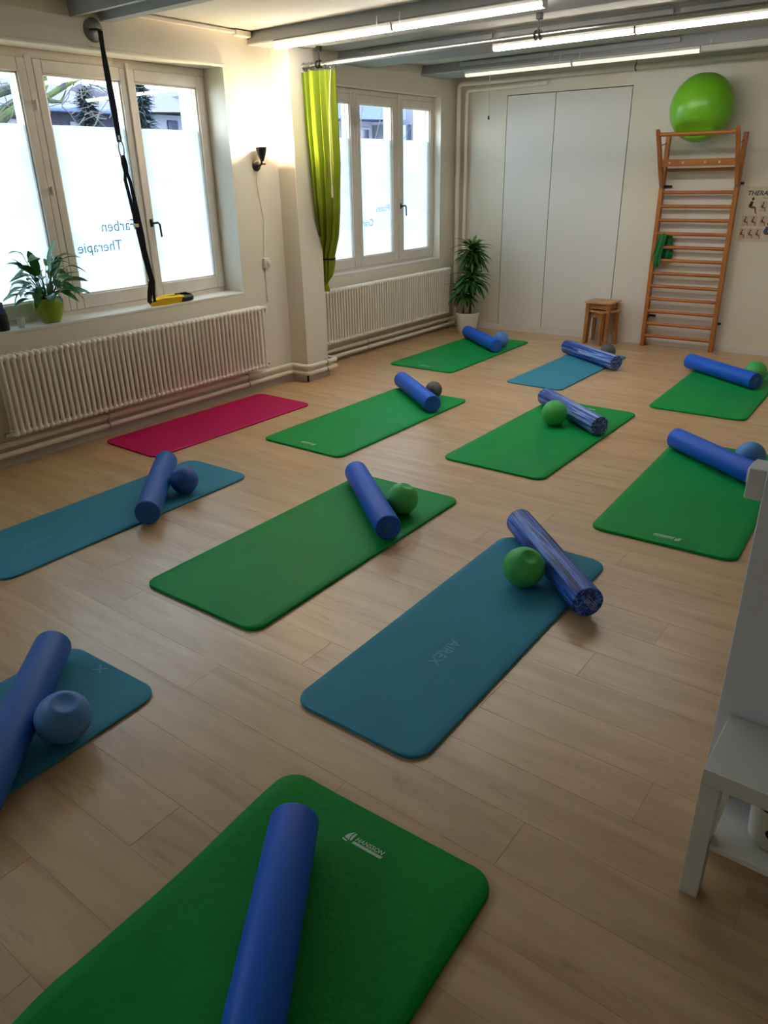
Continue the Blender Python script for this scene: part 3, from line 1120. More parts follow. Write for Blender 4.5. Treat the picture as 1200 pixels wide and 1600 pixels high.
def strap(bb, pts, w_, th=0.003, wdir=(0.25, 1, 0)):
    """flat webbing band along pts"""
    wv = Vector(wdir).normalized()
    pts = [Vector(p) for p in pts]
    vs, fs = [], []
    for i, p in enumerate(pts):
        t_ = (pts[min(i + 1, len(pts) - 1)] - pts[max(i - 1, 0)]).normalized()
        a = (wv - t_ * wv.dot(t_)).normalized()
        n = t_.cross(a)
        ww = w_[i] if isinstance(w_, (list, tuple)) else w_
        for (s, d) in ((-1, -1), (1, -1), (1, 1), (-1, 1)):
            vs.append(p + a * s * ww / 2 + n * d * th / 2)
    for i in range(len(pts) - 1):
        for k in range(4):
            l = (k + 1) % 4
            fs.append((4 * i + k, 4 * i + l, 4 * i + 4 + l, 4 * i + 4 + k))
    fs += [(3, 2, 1, 0), tuple(4 * (len(pts) - 1) + k for k in range(4))]
    bb.add(vs, fs)
    return bb


xs_ = -5.195
q = B()
strap(q, [(W1 + 0.07, ay + 0.005, az - 0.01), (xs_, 3.652, 2.72), (xs_, 3.656, 2.60), (xs_, 3.668, 2.35), (xs_, 3.676, 2.13)], [0.035, 0.03, 0.04, 0.046, 0.034], 0.006)
us_ = part('upper_strap', q, M['strap'], t)
q = B()
q.box(xs_ - 0.005, xs_ + 0.005, 3.667, 3.697, 2.145, 2.175)
part('label_patch', q, M['white'], us_)
q = B()
q.tube([(xs_, 3.683 + 0.022 * math.cos(a), 2.085 + 0.055 * math.sin(a)) for a in [2 * PI * k / 20 for k in range(20)]], 0.005, 8, closed=True)
part('carabiner', q, M['anchor'], t)
q = B()
strap(q, [(xs_, 3.684, 2.045), (xs_, 3.690, 1.99), (xs_, 3.694, 1.93)], [0.03, 0.045, 0.035], 0.012)
strap(q, [(xs_, 3.688, 1.94), (xs_ + .003, 3.674, 1.88), (xs_ + .01, 3.688, 1.74), (xs_ + 0.012, 3.712, 1.54), (xs_ + .012, 3.726, 1.45), (xs_ + 0.012, 3.742, 1.32), (xs_ + .01, 3.775, 1.12)], [0.022, 0.024, 0.026, 0.03, 0.036, 0.036, 0.030], 0.005)
strap(q, [(xs_, 3.698, 1.94), (xs_ - .003, 3.722, 1.86), (xs_ - .008, 3.742, 1.68), (xs_ - 0.008, 3.762, 1.47), (xs_ - .008, 3.764, 1.38), (xs_ - 0.006, 3.784, 1.25), (xs_, 3.800, 1.12)], [0.022, 0.024, 0.034, 0.034, 0.034, 0.026, 0.022], 0.005)
strap(q, [(xs_ + .008, 3.774, 1.14), (xs_ - .03, 3.775, 1.06), (xs_ - 0.09, 3.80, 0.975), (xs_ - 0.12, 3.84, 0.95)], [0.045, 0.04, 0.034, 0.03], 0.008)
strap(q, [(xs_, 3.790, 1.12), (xs_ - .02, 3.80, 1.04), (xs_ - 0.09, 3.85, 0.965), (xs_ - 0.12, 3.92, 0.955)], [0.03, 0.024, 0.024, 0.024], 0.006)
ls_ = part('lower_straps', q, M['strap'], t)
q = B()
q.box(xs_ - 0.008, xs_ + 0.018, 3.692, 3.728, 1.545, 1.572, 0.003)
part('buckle', q, M['cord'], ls_)
q = B()
strap(q, [(xs_ - 0.115, 3.83, 0.955), (xs_ - 0.10, 3.95, 0.955), (xs_ - 0.10, 4.08, 0.953), (xs_ - 0.10, 4.15, 0.955)], [0.05, 0.07, 0.06, 0.05], 0.026, (0.5, 0.2, 1))
strap(q, [(xs_ - 0.15, 3.85, 0.95), (xs_ - 0.16, 3.97, 0.965), (xs_ - 0.16, 4.09, 0.966), (xs_ - 0.14, 4.15, 0.962)], [0.04, 0.06, 0.06, 0.05], 0.02, (0.5, 0.2, 1))
part('foot_cradle', q, M['yellow'], t)
for (dx, dz) in ((-0.10, 0.953), (-0.15, 0.962)):
    q = B()
    q.tube([(xs_ + dx, 4.13, dz), (xs_ + dx + 0.004, 4.24, dz)], 0.024, 12)
    part('grip', q, M['black'], t)
q = B()
strap(q, [(xs_ - 0.15, 4.10, 0.99), (xs_ - 0.14, 4.20, 0.992), (xs_ - 0.12, 4.25, 0.97)], 0.03, 0.008, (1, 0, 0.2))
part('grip_strap', q, M['strap'], t)


# ---------------------------------------------------------------- plants
def leaf_mesh(name, m, L_, wd, droop, fold=0.25, n=7, tip=1.0):
    """leaf along +X starting at the origin, arching by droop"""
    vs, fs = [], []
    for i in range(n + 1):
        u = i / n
        x = L_ * u
        z = L_ * (0.35 * u - droop * u * u)
        hw = wd * (math.sin(PI * min(1, u * 0.92 + 0.04)) ** 0.8) * (1 - 0.25 * u) if tip else wd * (1 - u)
        if i == n:
            hw = 0.0008
        vs += [(x, -hw, z + hw * fold), (x, 0, z), (x, hw, z + hw * fold)]
        vs += [(x, -hw, z + hw * fold - 0.0012), (x, 0, z - 0.0012), (x, hw, z + hw * fold - 0.0012)]
    for i in range(n):
        a = 6 * i
        c = 6 * (i + 1)
        fs += [(a, a + 1, c + 1, c), (a + 1, a + 2, c + 2, c + 1), (a + 3, c + 3, c + 4, a + 4), (a + 4, c + 4, c + 5, a + 5)]
        fs += [(a, c, c + 3, a + 3), (a + 2, a + 5, c + 5, c + 2)]
    b_ = B()
    b_.add(vs, fs)
    return b_.mesh(name, m, 50)


px, py, pz = -5.375, 2.985, 0.925
t = thing('peace_lily', (px, py, pz), 'leafy lily in an olive green pot on the near window sill', 'plant')
q = B()
q.lathe([(0.058, 0), (0.064, 0.004), (0.092, 0.06), (0.105, 0.11), (0.103, 0.15), (0.096, 0.175), (0.088, 0.175), (0.094, 0.15), (0.09, 0.145)], 32)
part('pot', q, M['pot_green'], t, local=True)
q = B()
q.lathe([(0.0895, 0.13), (0.0895, 0.150), (0.02, 0.158)], 24)
part('soil', q, M['soil'], t, local=True)
lm = [leaf_mesh('leaf', M['leaf'], 0.17, 0.036, 0.55), leaf_mesh('leaf', M['leaf'], 0.21, 0.042, 0.35), leaf_mesh('leaf', M['leaf'], 0.19, 0.034, 0.85)]
rnd = random.Random(21)
sk = B()
NL = 58
for i in range(NL):
    az_ = i * 2.399 + rnd.uniform(-0.3, 0.3)
    el = 0.25 + 1.05 * (i / NL) + rnd.uniform(-0.1, 0.1)
    ln = rnd.uniform(0.09, 0.17) * (0.85 + 0.75 * (i / NL))
    sx = 0.55 if math.cos(az_) < 0 else 1.0     # window side is tighter
    bx = Vector((math.cos(az_) * 0.02, math.sin(az_) * 0.02, 0.15))
    tip = bx + Vector((math.cos(az_) * math.cos(el) * ln * sx, math.sin(az_) * math.cos(el) * ln, math.sin(el) * ln * 1.35))
    mid = (bx + tip) / 2 + Vector((0, 0, 0.025))
    sk.tube([bx, mid, tip], [0.0035, 0.003, 0.002], 6)
    o = bpy.data.objects.new('leaf', lm[i % 3])
    s_ = rnd.uniform(0.65, 1.0)
    o.location = tip
    o.rotation_euler = Euler((rnd.uniform(-0.6, 0.6), -max(-0.1, el - 0.75), az_ + rnd.uniform(-0.2, 0.2)), 'XYZ')
    o.scale = (s_ * (0.7 if sx < 1 else 1), s_, s_)
    o.parent = t
    COL.objects.link(o)
# two tall upright leaves
for (az_, h, el, s_) in ((1.2, 0.34, 1.25, 1.15), (1.9, 0.30, 0.7, 1.0), (-2.2, 0.28, 0.95, 1.05), (-1.0, 0.33, 1.2, 0.95)):
    tip = Vector((math.cos(az_) * 0.05, math.sin(az_) * 0.06, h))
    sk.tube([(0, 0, 0.15), (tip.x * 0.4, tip.y * 0.4, 0.24), tip], [0.004, 0.0035, 0.0025], 6)
    o = bpy.data.objects.new('leaf', lm[1])
    o.location = tip
    o.rotation_euler = Euler((0.2, -el, az_), 'XYZ')
    o.scale = (s_, s_, s_)
    o.parent = t
    COL.objects.link(o)
part('stalks', sk, M['stalk'], t, local=True)

px, py = -5.02, 8.37
t = thing('dracaena', (px, py, 0), 'tall two-stemmed leafy plant in a white pot in the far corner', 'plant')
q = B()
q.lathe([(0.112, 0), (0.116, 0.004), (0.124, 0.09), (0.127, 0.092), (0.146, 0.235), (0.152, 0.238), (0.152, 0.262), (0.142, 0.262), (0.136, 0.235), (0.13, 0.22)], 32)
part('pot', q, M['pot_white'], t, local=True)
q = B()
q.lathe([(0.134, 0.20), (0.134, 0.228), (0.02, 0.236)], 24)
part('soil', q, M['soil'], t, local=True)
c1 = [(0.03, 0.01, 0.22), (0.035, 0.012, 0.45), (0.045, 0.0, 0.75), (0.05, -0.01, 1.02)]
c2 = [(-0.065, 0.0, 0.22), (-0.07, -0.01, 0.40), (-0.075, -0.015, 0.56)]
q = B()
q.tube(c1, [0.018, 0.016, 0.014, 0.008], 10)
part('stem', q, M['stem'], t, local=True)
q = B()
q.tube(c2, [0.017, 0.015, 0.008], 10)
part('stem', q, M['stem'], t, local=True)
dm = [leaf_mesh('leaf', M['leaf_d'], 0.26, 0.034, 0.75, 0.3), leaf_mesh('leaf', M['leaf_d'], 0.23, 0.031, 1.0, 0.3), leaf_mesh('leaf', M['leaf_d'], 0.25, 0.031, 0.5, 0.3), leaf_mesh('leaf', M['leaf_y'], 0.22, 0.031, 0.45, 0.3)]
rnd = random.Random(5)
for (cx, cy, z0_, z1_, n_, sc_) in ((0.048, -0.005, 0.90, 1.04, 100, 0.92), (0.045, -0.005, 0.60, 0.73, 76, 0.98), (-0.075, -0.012, 0.44, 0.57, 66, 0.9)):
    for i in range(n_):
        u = i / n_
        az_ = i * 2.399 + rnd.uniform(-0.25, 0.25)
        el = -0.35 + 1.25 * u ** 1.3 + rnd.uniform(-0.15, 0.2)
        o = bpy.data.objects.new('leaf', dm[3] if u > 0.72 and i % 2 else dm[i % 3])
        o.location = (cx + 0.012 * math.cos(az_), cy + 0.012 * math.sin(az_), z0_ + (z1_ - z0_) * u)
        o.rotation_euler = Euler((rnd.uniform(-0.3, 0.3), -el, az_), 'XYZ')
        s_ = sc_ * rnd.uniform(0.72, 1.08)
        # keep clear of the wall pipes
        if cx + math.cos(az_) * 0.25 < -0.18:
            s_ *= 0.8
        o.scale = (s_, s_, s_)
        o.parent = t
        COL.objects.link(o)

# jar and small glass at the left end of the sill
t = thing('dark_bottle', (-5.36, 2.60, 0.925), 'dark bottle with clear shoulder at the left end of the sill', 'bottle')
q = B()
q.lathe([(0.046, 0), (0.050, 0.006), (0.050, 0.10), (0.047, 0.115)], 24)
part('body', q, M['black'], t, local=True)
q = B()
q.lathe([(0.046, 0.115), (0.044, 0.14), (0.030, 0.155)], 24)
part('shoulder', q, M['fascia'], t, local=True)
q = B()
q.lathe([(0.034, 0.155), (0.036, 0.158), (0.036, 0.185), (0.032, 0.19)], 20)
part('cap', q, M['shirt'], t, local=True)
q = B()
q.lathe([(0.022, 0.0), (0.024, 0.003), (0.028, 0.07), (0.0265, 0.07), (0.022, 0.01)], 20, Matrix.Translation((-5.36, 2.745, 0.925)))
tag(part('small_tumbler', q, M['white']), 'small pale tumbler on the sill between bottle and lily pot', 'cup')

# ---------------------------------------------------------------- wall bars
t = thing('wall_bars', back(-2.5, 0.06) + (0,), 'varnished wooden wall bars with a tilted top bar on the back wall', 'wall bars')
XL, XR = -2.885, -2.130
D0, D1 = 0.035, 0.125
for xx in (XL, XR):
    q = B()
    pts = [back(xx - 0.02, D0), back(xx + 0.02, D0), back(xx + 0.02, D1), back(xx - 0.02, D1)]
    vs = [(a, c, z) for z in (0.0, 2.215) for (a, c) in pts]
    # the upper part of the stile is shallower, behind the folding section
    q2 = B()
    backbox(q2, xx - 0.02, xx + 0.02, D0, D1, 0.0, 1.73)
    backbox(q2, xx - 0.02, xx + 0.02, D0, D0 + 0.06, 1.73, 2.205)
    ca = back(xx - 0.02, D0 + 0.03)
    part('stile', q2, M['beech'], t, smooth=0)
for k in range(12):
    z = 0.118 + k * 0.1391
    q = B()
    a, c = back(XL, 0.098), back(XR, 0.098)
    q.tube([a + (z,), c + (z,)], 0.0185, 12)
    part('rung', q, M['beech_x'], t)
q = B()
q.tube([back(XL, 0.065) + (1.868,), back(XR, 0.065) + (1.868,)], 0.0165, 12)
part('rung', q, M['beech_x'], t)
# folding pull-up section
def fold_d(z):
    return 0.128 + (z - 1.74) * 0.72


for xx in (XL, XR):
    q = B()
    n = 14
    prof_f, prof_b = [], []
    for i in range(n + 1):
        z = 1.715 + (2.245 - 1.715) * i / n
        bend = 0.045 * math.sin(PI * max(0.0, (i / n - 0.45) / 0.55)) if i / n > 0.45 else 0
        w_ = 0.031 if i < n - 1 else (0.024 if i == n - 1 else 0.006)
        d = fold_d(z) - bend * 0.2
        prof_f.append((d + w_, z))
        prof_b.append((d - w_, z))
    poly = prof_f + prof_b[::-1]
    vs, fs = [], []
    for s_ in (-0.017, 0.017):
        for (d, z) in poly:
            a = back(xx + s_, d)
            vs.append((a[0], a[1], z))
    m_ = len(poly)
    for i in range(m_):
        j = (i + 1) % m_
        fs.append((i, j, m_ + j, m_ + i))
    for i in range(n):
        fs.append((i, i + 1, m_ - 2 - i, m_ - 1 - i))
        fs.append((m_ + i, m_ + i + 1, m_ + m_ - 2 - i, m_ + m_ - 1 - i))
    q.add(vs, fs)
    part('fold_arm', q, M['beech'], t)
q = B()
zz = 2.197
q.tube([back(XL - 0.005, fold_d(zz)) + (zz,), back(XR + 0.005, fold_d(zz)) + (zz,)], 0.0195, 12)
part('top_bar', q, M['beech_x'], t)
# board with four holes
q = B()
zc_, hb = 1.935, 0.034
dd = fold_d(zc_)
holes = [-2.79, -2.655, -2.44, -2.30]
xsb = [XL - 0.012]
for h in holes:
    xsb += [h - 0.013, h + 0.013]
xsb.append(XR + 0.012)
for i in range(len(xsb) - 1):
    if i % 2 == 0:
        backbox(q, xsb[i], xsb[i + 1], dd - 0.011, dd + 0.011, zc_ - hb, zc_ + hb)
    else:
        backbox(q, xsb[i], xsb[i + 1], dd - 0.011, dd + 0.011, zc_ - hb, zc_ - 0.011)
        backbox(q, xsb[i], xsb[i + 1], dd - 0.011, dd + 0.011, zc_ + 0.011, zc_ + hb)
part('hole_board', q, M['beech_x'], t, smooth=0)
for xx in (XL, XR):
    q = B()
    q.tube([back(xx, D0 + 0.05) + (2.13,), back(xx, fold_d(2.09)) + (2.09,)], 0.004, 6)
    part('stay', q, M['black'], t)
    q = B()
    s_ = 1 if xx == XL else -1
    backbox(q, xx + s_ * 0.0 - 0.008, xx + 0.008, 0.075, 0.15, 1.70, 1.79)
    part('hinge', q, M['anchor'], t, smooth=0)
for (xx, z) in ((XL, 1.705), (XL, 0.335), (XR, 1.73), (XR, 0.30)):
    q = B()
    s_ = 0.55 if xx == XR else 1
    backbox(q, xx + s_ * 0.02, xx + s_ * 0.085, 0.0, 0.02 if xx == XR else 0.02, z - 0.012, z + 0.012)
    backbox(q, xx + s_ * 0.02, xx + s_ * 0.026, 0.0, 0.10, z - 0.016, z + 0.016)
    part('wall_bracket', q, M['black'], t, smooth=0)

# green resistance band over a rung
t = thing('exercise_band', back(-2.83, 0.11) + (1.0,), 'green latex exercise band draped over a rung of the wall bars', 'band')


def band_sheet(pts, w0, w1, d):
    vs, fs = [], []
    n, mcols = len(pts), 9
    for i, (x, z, dd_, hw) in enumerate(pts):
        for k in range(mcols):
            u = k / (mcols - 1) * 2 - 1
            a = back(x + hw * u, dd_ + 0.009 * math.sin(u * 5 + i * 0.3) * (i > 1))
            vs.append((a[0], a[1], z + 0.01 * math.sin(u * 3) * (i == n - 1)))
    for i in range(n - 1):
        for k in range(mcols - 1):
            a = i * mcols + k
            fs.append((a, a + 1, a + mcols + 1, a + mcols))
    b_ = B()
    b_.add(vs, fs)
    return b_


zt = 0.118 + 8 * 0.1391
o = part('front_fall', band_sheet([(-2.80, zt + 0.0, 0.078, 0.045), (-2.80, zt + 0.019, 0.098, 0.045), (-2.80, zt, 0.120, 0.045), (-2.81, zt - 0.08, 0.128, 0.040), (-2.825, zt - 0.16, 0.130, 0.042), (-2.838, zt - 0.24, 0.130, 0.046), (-2.842, zt - 0.29, 0.130, 0.046), (-2.832, zt - 0.31, 0.130, 0.028), (-2.832, zt - 0.36, 0.130, 0.022)], 0, 0, 0), M['band'], t, smooth=60)
md = o.modifiers.new('thick', 'SOLIDIFY')
md.thickness = 0.003
o = part('back_fall', band_sheet([(-2.775, zt + 0.012, 0.086, 0.05), (-2.765, zt - 0.03, 0.072, 0.055), (-2.755, zt - 0.12, 0.064, 0.062), (-2.752, zt - 0.20, 0.062, 0.064), (-2.752, zt - 0.285, 0.062, 0.064)], 0, 0, 0), M['band'], t, smooth=60)
md = o.modifiers.new('thick', 'SOLIDIFY')
md.thickness = 0.003

# gym ball resting on the top bar against the wall
gr = 0.300
gx, gy = back(-2.535, gr + 0.004)
gz = 2.425
q = B()
vs, fs = [], []
nu, nv = 64, 40
bar_d = fold_d(zz)
bx0, by0 = back(-2.5, bar_d)
for j in range(nv + 1):
    th = PI * j / nv
    for i in range(nu):
        a = 2 * PI * i / nu
        v = Vector((math.sin(th) * math.cos(a), math.sin(th) * math.sin(a), math.cos(th))) * gr
        v.z *= 1.03
        if j < 3:
            v.z -= 0.004 * (3 - j)
        # soft vinyl gives way to the bar
        pd = (v.x + gx) * (-SB) + (v.y + gy) * CB - ((-2.5) * (-SB) + yb(-2.5) * CB)     # distance from wall (negative inwards)
        d_ = -pd
        dz = v.z + gz - zz
        lim = bar_d - 0.021 + (dz / 0.065) ** 2 * 0.055
        if d_ > lim and dz < 0.16:
            v.x += SB * (lim - d_)
            v.y -= CB * (lim - d_)
        vs.append(v)
for j in range(nv):
    for i in range(nu):
        l = (i + 1) % nu
        fs.append((j * nu + i, j * nu + l, (j + 1) * nu + l, (j + 1) * nu + i))
q.add(vs, fs)
o = part('gym_ball', q, M['gym'], None, smooth=80)
o.location = (gx, gy, gz)
tag(o, 'large green gym ball perched on top of the wall bars', 'ball')

# ---------------------------------------------------------------- poster
t = thing('exercise_poster', back(-1.72, 0.003) + (1.16,), 'pale exercise poster with rows of small figures right of the wall bars', 'poster')
q = B()
backbox(q, -2.05, -1.42, 0.0, 0.003, 1.162, 1.70)
part('sheet', q, M['paper'], t, smooth=0)


def on_wall(x, z, d):
    a = back(x, d)
    return Matrix(((CB, 0, SB, a[0]), (SB, 0, -CB, a[1]), (0, 1, 0, z), (0, 0, 0, 1)))


part('title', text_mesh('THERA-BAND', 0.062, on_wall(-2.032, 1.615, 0.0042), shear=0.15, align='LEFT', bold=0.0012), M['ink'], t, smooth=0)
part('subtitle', text_mesh('exercises', 0.022, on_wall(-1.88, 1.585, 0.0042), align='LEFT'), M['ink'], t, smooth=0)


def figure(x, z, h, d, body, seated=True):
    """flat printed person: limbs as tapered bars, in the poster's plane"""
    def bar(bb, x0, z0_, x1, z1_, w0, w1):
        dx, dz = x1 - x0, z1_ - z0_
        l = math.hypot(dx, dz)
        nx, nz = -dz / l, dx / l
        pts = [(x0 + nx * w0, z0_ + nz * w0), (x1 + nx * w1, z1_ + nz * w1), (x1 - nx * w1, z1_ - nz * w1), (x0 - nx * w0, z0_ - nz * w0)]
        vs = [back(x + p_[0] * h, d) + (z + p_[1] * h,) for p_ in pts]
        bb.add(vs, [(0, 1, 2, 3)])
    sk_, bd, hr = B(), B(), B()
    bar(sk_, 0.0, 0.40, 0.30, 0.36, 0.075, 0.06)
    bar(sk_, 0.30, 0.36, 0.36, 0.03, 0.055, 0.035)
    bar(sk_, 0.36, 0.03, 0.46, 0.0, 0.03, 0.02)
    bar(sk_, 0.02, 0.70, -0.12, 0.46, 0.035, 0.025)
    bar(bd, 0.0, 0.36, 0.06, 0.74, 0.09, 0.085)
    n = 10
    vs = [back(x + (0.10 + 0.075 * math.cos(2 * PI * k / n)) * h, d) + (z + (0.88 + 0.095 * math.sin(2 * PI * k / n)) * h,) for k in range(n)]
    hr.add(vs, [tuple(range(n))])
    return sk_, bd, hr


def put_fig(x, z, h, body, d=0.0052, t=t):
    sk_, bd, hr = figure(x, z, h, d, body)
    all_ = B()
    all_.add(sk_.v, sk_.f)
    part('figure_limbs', all_, M['skin'], t, smooth=0)
    part('figure_shirt', bd, body, t, smooth=0)
    part('figure_head', hr, M['hair'], t, smooth=0)


put_fig(-1.985, 1.44, 0.16, M['hair'])
for (x, z, pic) in ((-1.885, 1.465, 1), (-1.80, 1.465, 1), (-1.70, 1.465, 1), (-2.03, 1.325, 1), (-1.955, 1.325, 1), (-1.865, 1.325, 1), (-1.79, 1.325, 1), (-1.70, 1.325, 1), (-2.045, 1.20, 0), (-1.965, 1.20, 1), (-1.895, 1.20, 1)):
    q = B()
    backbox(q, max(x - 0.01, -2.046), x + 0.058, 0.0032, 0.0042, z - 0.006, z + 0.095)
    pc_ = part('picture', q, M['pic'], t, smooth=0)
    put_fig(x + 0.012, z, 0.088, M['skin'], t=pc_)
put_fig(-1.80, 1.175, 0.19, M['shirt'])


# ---------------------------------------------------------------- stools
def make_stool(loc, rz, w_, d_, h, label, slot):
    t_ = thing('nesting_stool', loc, label, 'stool', rz, 'nesting stools by the back wall')
    tp = B()
    o_ = 0.016
    if slot:
        tp.box(-w_ / 2 - o_, -0.02, -d_ / 2 - o_, d_ / 2 + o_, h - 0.02, h, 0.003).box(0.02, w_ / 2 + o_, -d_ / 2 - o_, d_ / 2 + o_, h - 0.02, h, 0.003)
        tp.box(-0.021, 0.021, -d_ / 2 - o_, -0.012, h - 0.0199, h - 0.0001).box(-0.021, 0.021, 0.012, d_ / 2 + o_, h - 0.0199, h - 0.0001)
    else:
        tp.box(-w_ / 2 - o_, w_ / 2 + o_, -d_ / 2 - o_, d_ / 2 + o_, h - 0.02, h, 0.003)
    part('seat', tp, M['stooltop'], t_, local=True)
    for sx in (-1, 1):
        for sy in (-1, 1):
            lg = B()
            xt, yt, xb2, yb2 = sx * (w_ / 2 - 0.022), sy * (d_ / 2 - 0.022), sx * (w_ / 2 - 0.012), sy * (d_ / 2 - 0.012)
            vs = []
            for (xx, yy, z, r) in ((xb2, yb2, 0, 0.016), (xt, yt, h - 0.02, 0.022)):
                vs += [(xx - r, yy - r, z), (xx + r, yy - r, z), (xx + r, yy + r, z), (xx - r, yy + r, z)]
            lg.add(vs, [(3, 2, 1, 0), (4, 5, 6, 7), (0, 1, 5, 4), (1, 2, 6, 5), (2, 3, 7, 6), (3, 0, 4, 7)])
            part('leg', lg, M['stoolwood'], t_, local=True, smooth=0)
    for (ax, s_) in (('x', -1), ('x', 1), ('y', -1), ('y', 1)):
        ap = B()
        if ax == 'x':
            prof = [(-w_ / 2 + 0.04, h - 0.02), (-w_ / 2 + 0.04, h - 0.09), (-w_ / 4, h - 0.082), (0, h - 0.078), (w_ / 4, h - 0.082), (w_ / 2 - 0.04, h - 0.09), (w_ / 2 - 0.04, h - 0.02)]
            yy = s_ * (d_ / 2 - 0.02)
            ap.prism(prof, 'y', yy - 0.009, yy + 0.009)
        else:
            prof = [(-d_ / 2 + 0.04, h - 0.02), (-d_ / 2 + 0.04, h - 0.09), (0, h - 0.08), (d_ / 2 - 0.04, h - 0.09), (d_ / 2 - 0.04, h - 0.02)]
            xx = s_ * (w_ / 2 - 0.02)
            ap.prism(prof, 'x', xx - 0.009, xx + 0.009)
        part('apron', ap, M['stoolwood'], t_, local=True, smooth=0)
    return t_


make_stool((-3.360, 8.665, 0), 0.0, 0.29, 0.28, 0.49, 'taller wooden stool with hand slot standing over the lower one', True)
make_stool((-3.335, 8.640, 0), math.radians(-27), 0.26, 0.26, 0.392, 'lower wooden stool tucked under the taller stool, corner forward', False)

# ---------------------------------------------------------------- white bench with tub, switch
t = thing('low_bench', (0.2, 1.8, 0), 'white low bench with shelf against the partition at the right edge', 'table')
bx0_, bx1_, by0_, by1_ = -0.252, 0.648, 1.668, 1.93
q = B()
q.box(bx0_, bx1_, by0_, by1_, 0.40, 0.451, 0.0015)
part('top', q, M['table'], t)
for xx in (bx0_, bx1_ - 0.05):
    for yy in (by0_, by1_ - 0.05):
        q = B()
        q.box(xx, xx + 0.05, yy, yy + 0.05, 0.0, 0.3985, 0.0015)
        part('leg', q, M['table'], t)
q = B()
q.box(bx0_ + 0.052, bx1_ - 0.052, by0_ + 0.006, by1_ - 0.004, 0.188, 0.208, 0.001)
part('shelf', q, M['table'], t)
t = thing('white_tub', (-0.068, 1.80, 0.208), 'white tub with black rim and round black print on the bench shelf', 'tub')
q = B()
q.lathe([(0.060, 0), (0.064, 0.004), (0.072, 0.12), (0.074, 0.135)], 32)
part('body', q, M['tub'], t, local=True)
q = B()
q.lathe([(0.078, 0.135), (0.079, 0.138), (0.079, 0.165), (0.076, 0.17)], 32)
part('lid', q, M['dark_plug'], t, local=True)
q = B()
aa = -PI / 2 + 0.1
vs = []
for k in range(24):
    u = 2 * PI * k / 24
    ang = aa + 0.024 * math.cos(u) / 0.069
    z = 0.066 + 0.024 * math.sin(u) * 0.9
    r_ = 0.0605 + 0.0115 * z / 0.12 + 0.0042
    vs.append((r_ * math.cos(ang), r_ * math.sin(ang), z))
q.add(vs, [tuple(range(24))])
rp_ = part('round_print', q, M['dark_plug'], t, local=True, smooth=0)
rg = 0.0605 + 0.0115 * 0.066 / 0.12 + 0.0062
ca, sa = math.cos(aa), math.sin(aa)
mt = Matrix(((-sa, 0, ca, rg * ca), (ca, 0, sa, rg * sa), (0, 1, 0, 0.055), (0, 0, 0, 1)))
part('print_letter', text_mesh('G', 0.034, mt, bold=0.001), M['tub'], rp_, local=True, smooth=0)

t = thing('light_switch', (-0.31, 2.0, 1.14), 'white surface switch box on the end of the partition at the right edge', 'switch')
q = B()
q.box(-0.331, -0.2875, 1.946, 2.03, 1.098, 1.181, 0.003)
sb_ = part('box', q, M['white'], t)
q = B()
q.box(-0.3345, -0.330, 1.952, 2.024, 1.14, 1.176, 0.001)
part('rocker', q, M['white'], sb_)


# ---------------------------------------------------------------- mats
def make_mat(name_, c, rz, w_, l_, th, m, label, rc=0.07, wave=None):
    """rounded foam mat, grid so that it can ripple"""
    rows_ = []
    for k in range(7):
        a = PI / 2 * k / 6
        rows_.append(-l_ / 2 + rc - rc * math.cos(a))
    mid = [-l_ / 2 + rc + (l_ - 2 * rc) * k / 28 for k in range(1, 28)]
    ysr = rows_ + mid + [-q_ for q_ in rows_[::-1]]
    nx = 18
    e = 0.0035
    vs, fs = [], []

    def half(y):
        dy = abs(y) - (l_ / 2 - rc)
        return w_ / 2 if dy <= 0 else w_ / 2 - rc + math.sqrt(max(0, rc * rc - dy * dy))
    wf = wave or (lambda x, y: 0.0)
    for y in ysr:
        h = half(y) - e
        yy = y * (l_ / 2 - e) / (l_ / 2)
        for i in range(nx + 1):
            x = -h + 2 * h * i / nx
            vs.append((x, yy, th + wf(x, yy)))
    ny = len(ysr)
    for j in range(ny - 1):
        for i in range(nx):
            a = j * (nx + 1) + i
            fs.append((a, a + 1, a + nx + 2, a + nx + 1))
    loop = list(range(nx + 1)) + [j * (nx + 1) + nx for j in range(1, ny)] + [(ny - 1) * (nx + 1) + i for i in range(nx - 1, -1, -1)] + [j * (nx + 1) for j in range(ny - 2, 0, -1)]
    n = len(loop)
    base = len(vs)
    for (zf, gr_) in ((0.78, 1.0), (0.2, 1.0), (0.0, 0.6)):
        for li in loop:
            x, y, z = vs[li]
            wv = wf(x, y)
            cx = max(-w_ / 2 + rc, min(w_ / 2 - rc, x))
            cy = max(-l_ / 2 + rc, min(l_ / 2 - rc, y))
            dv = Vector((x - cx, y - cy, 0))
            if dv.length > 1e-6:
                dv.normalize()
            vs.append((x + dv.x * e * gr_, y + dv.y * e * gr_, th * zf + wv))
    prev = loop
    for s_ in range(3):
        cur = [base + s_ * n + k for k in range(n)]
        for k in range(n):
            l = (k + 1) % n
            fs.append((prev[k], cur[k], cur[l], prev[l]))
        prev = cur
    fs.append(tuple(prev))
    b_ = B()
    b_.add(vs, fs)
    T = thing('exercise_mat', (c[0], c[1], 0.0005), label, 'mat', rz, 'exercise mats laid out on the floor')
    part('foam_sheet', b_, m, T, local=True, smooth=50)
    return T


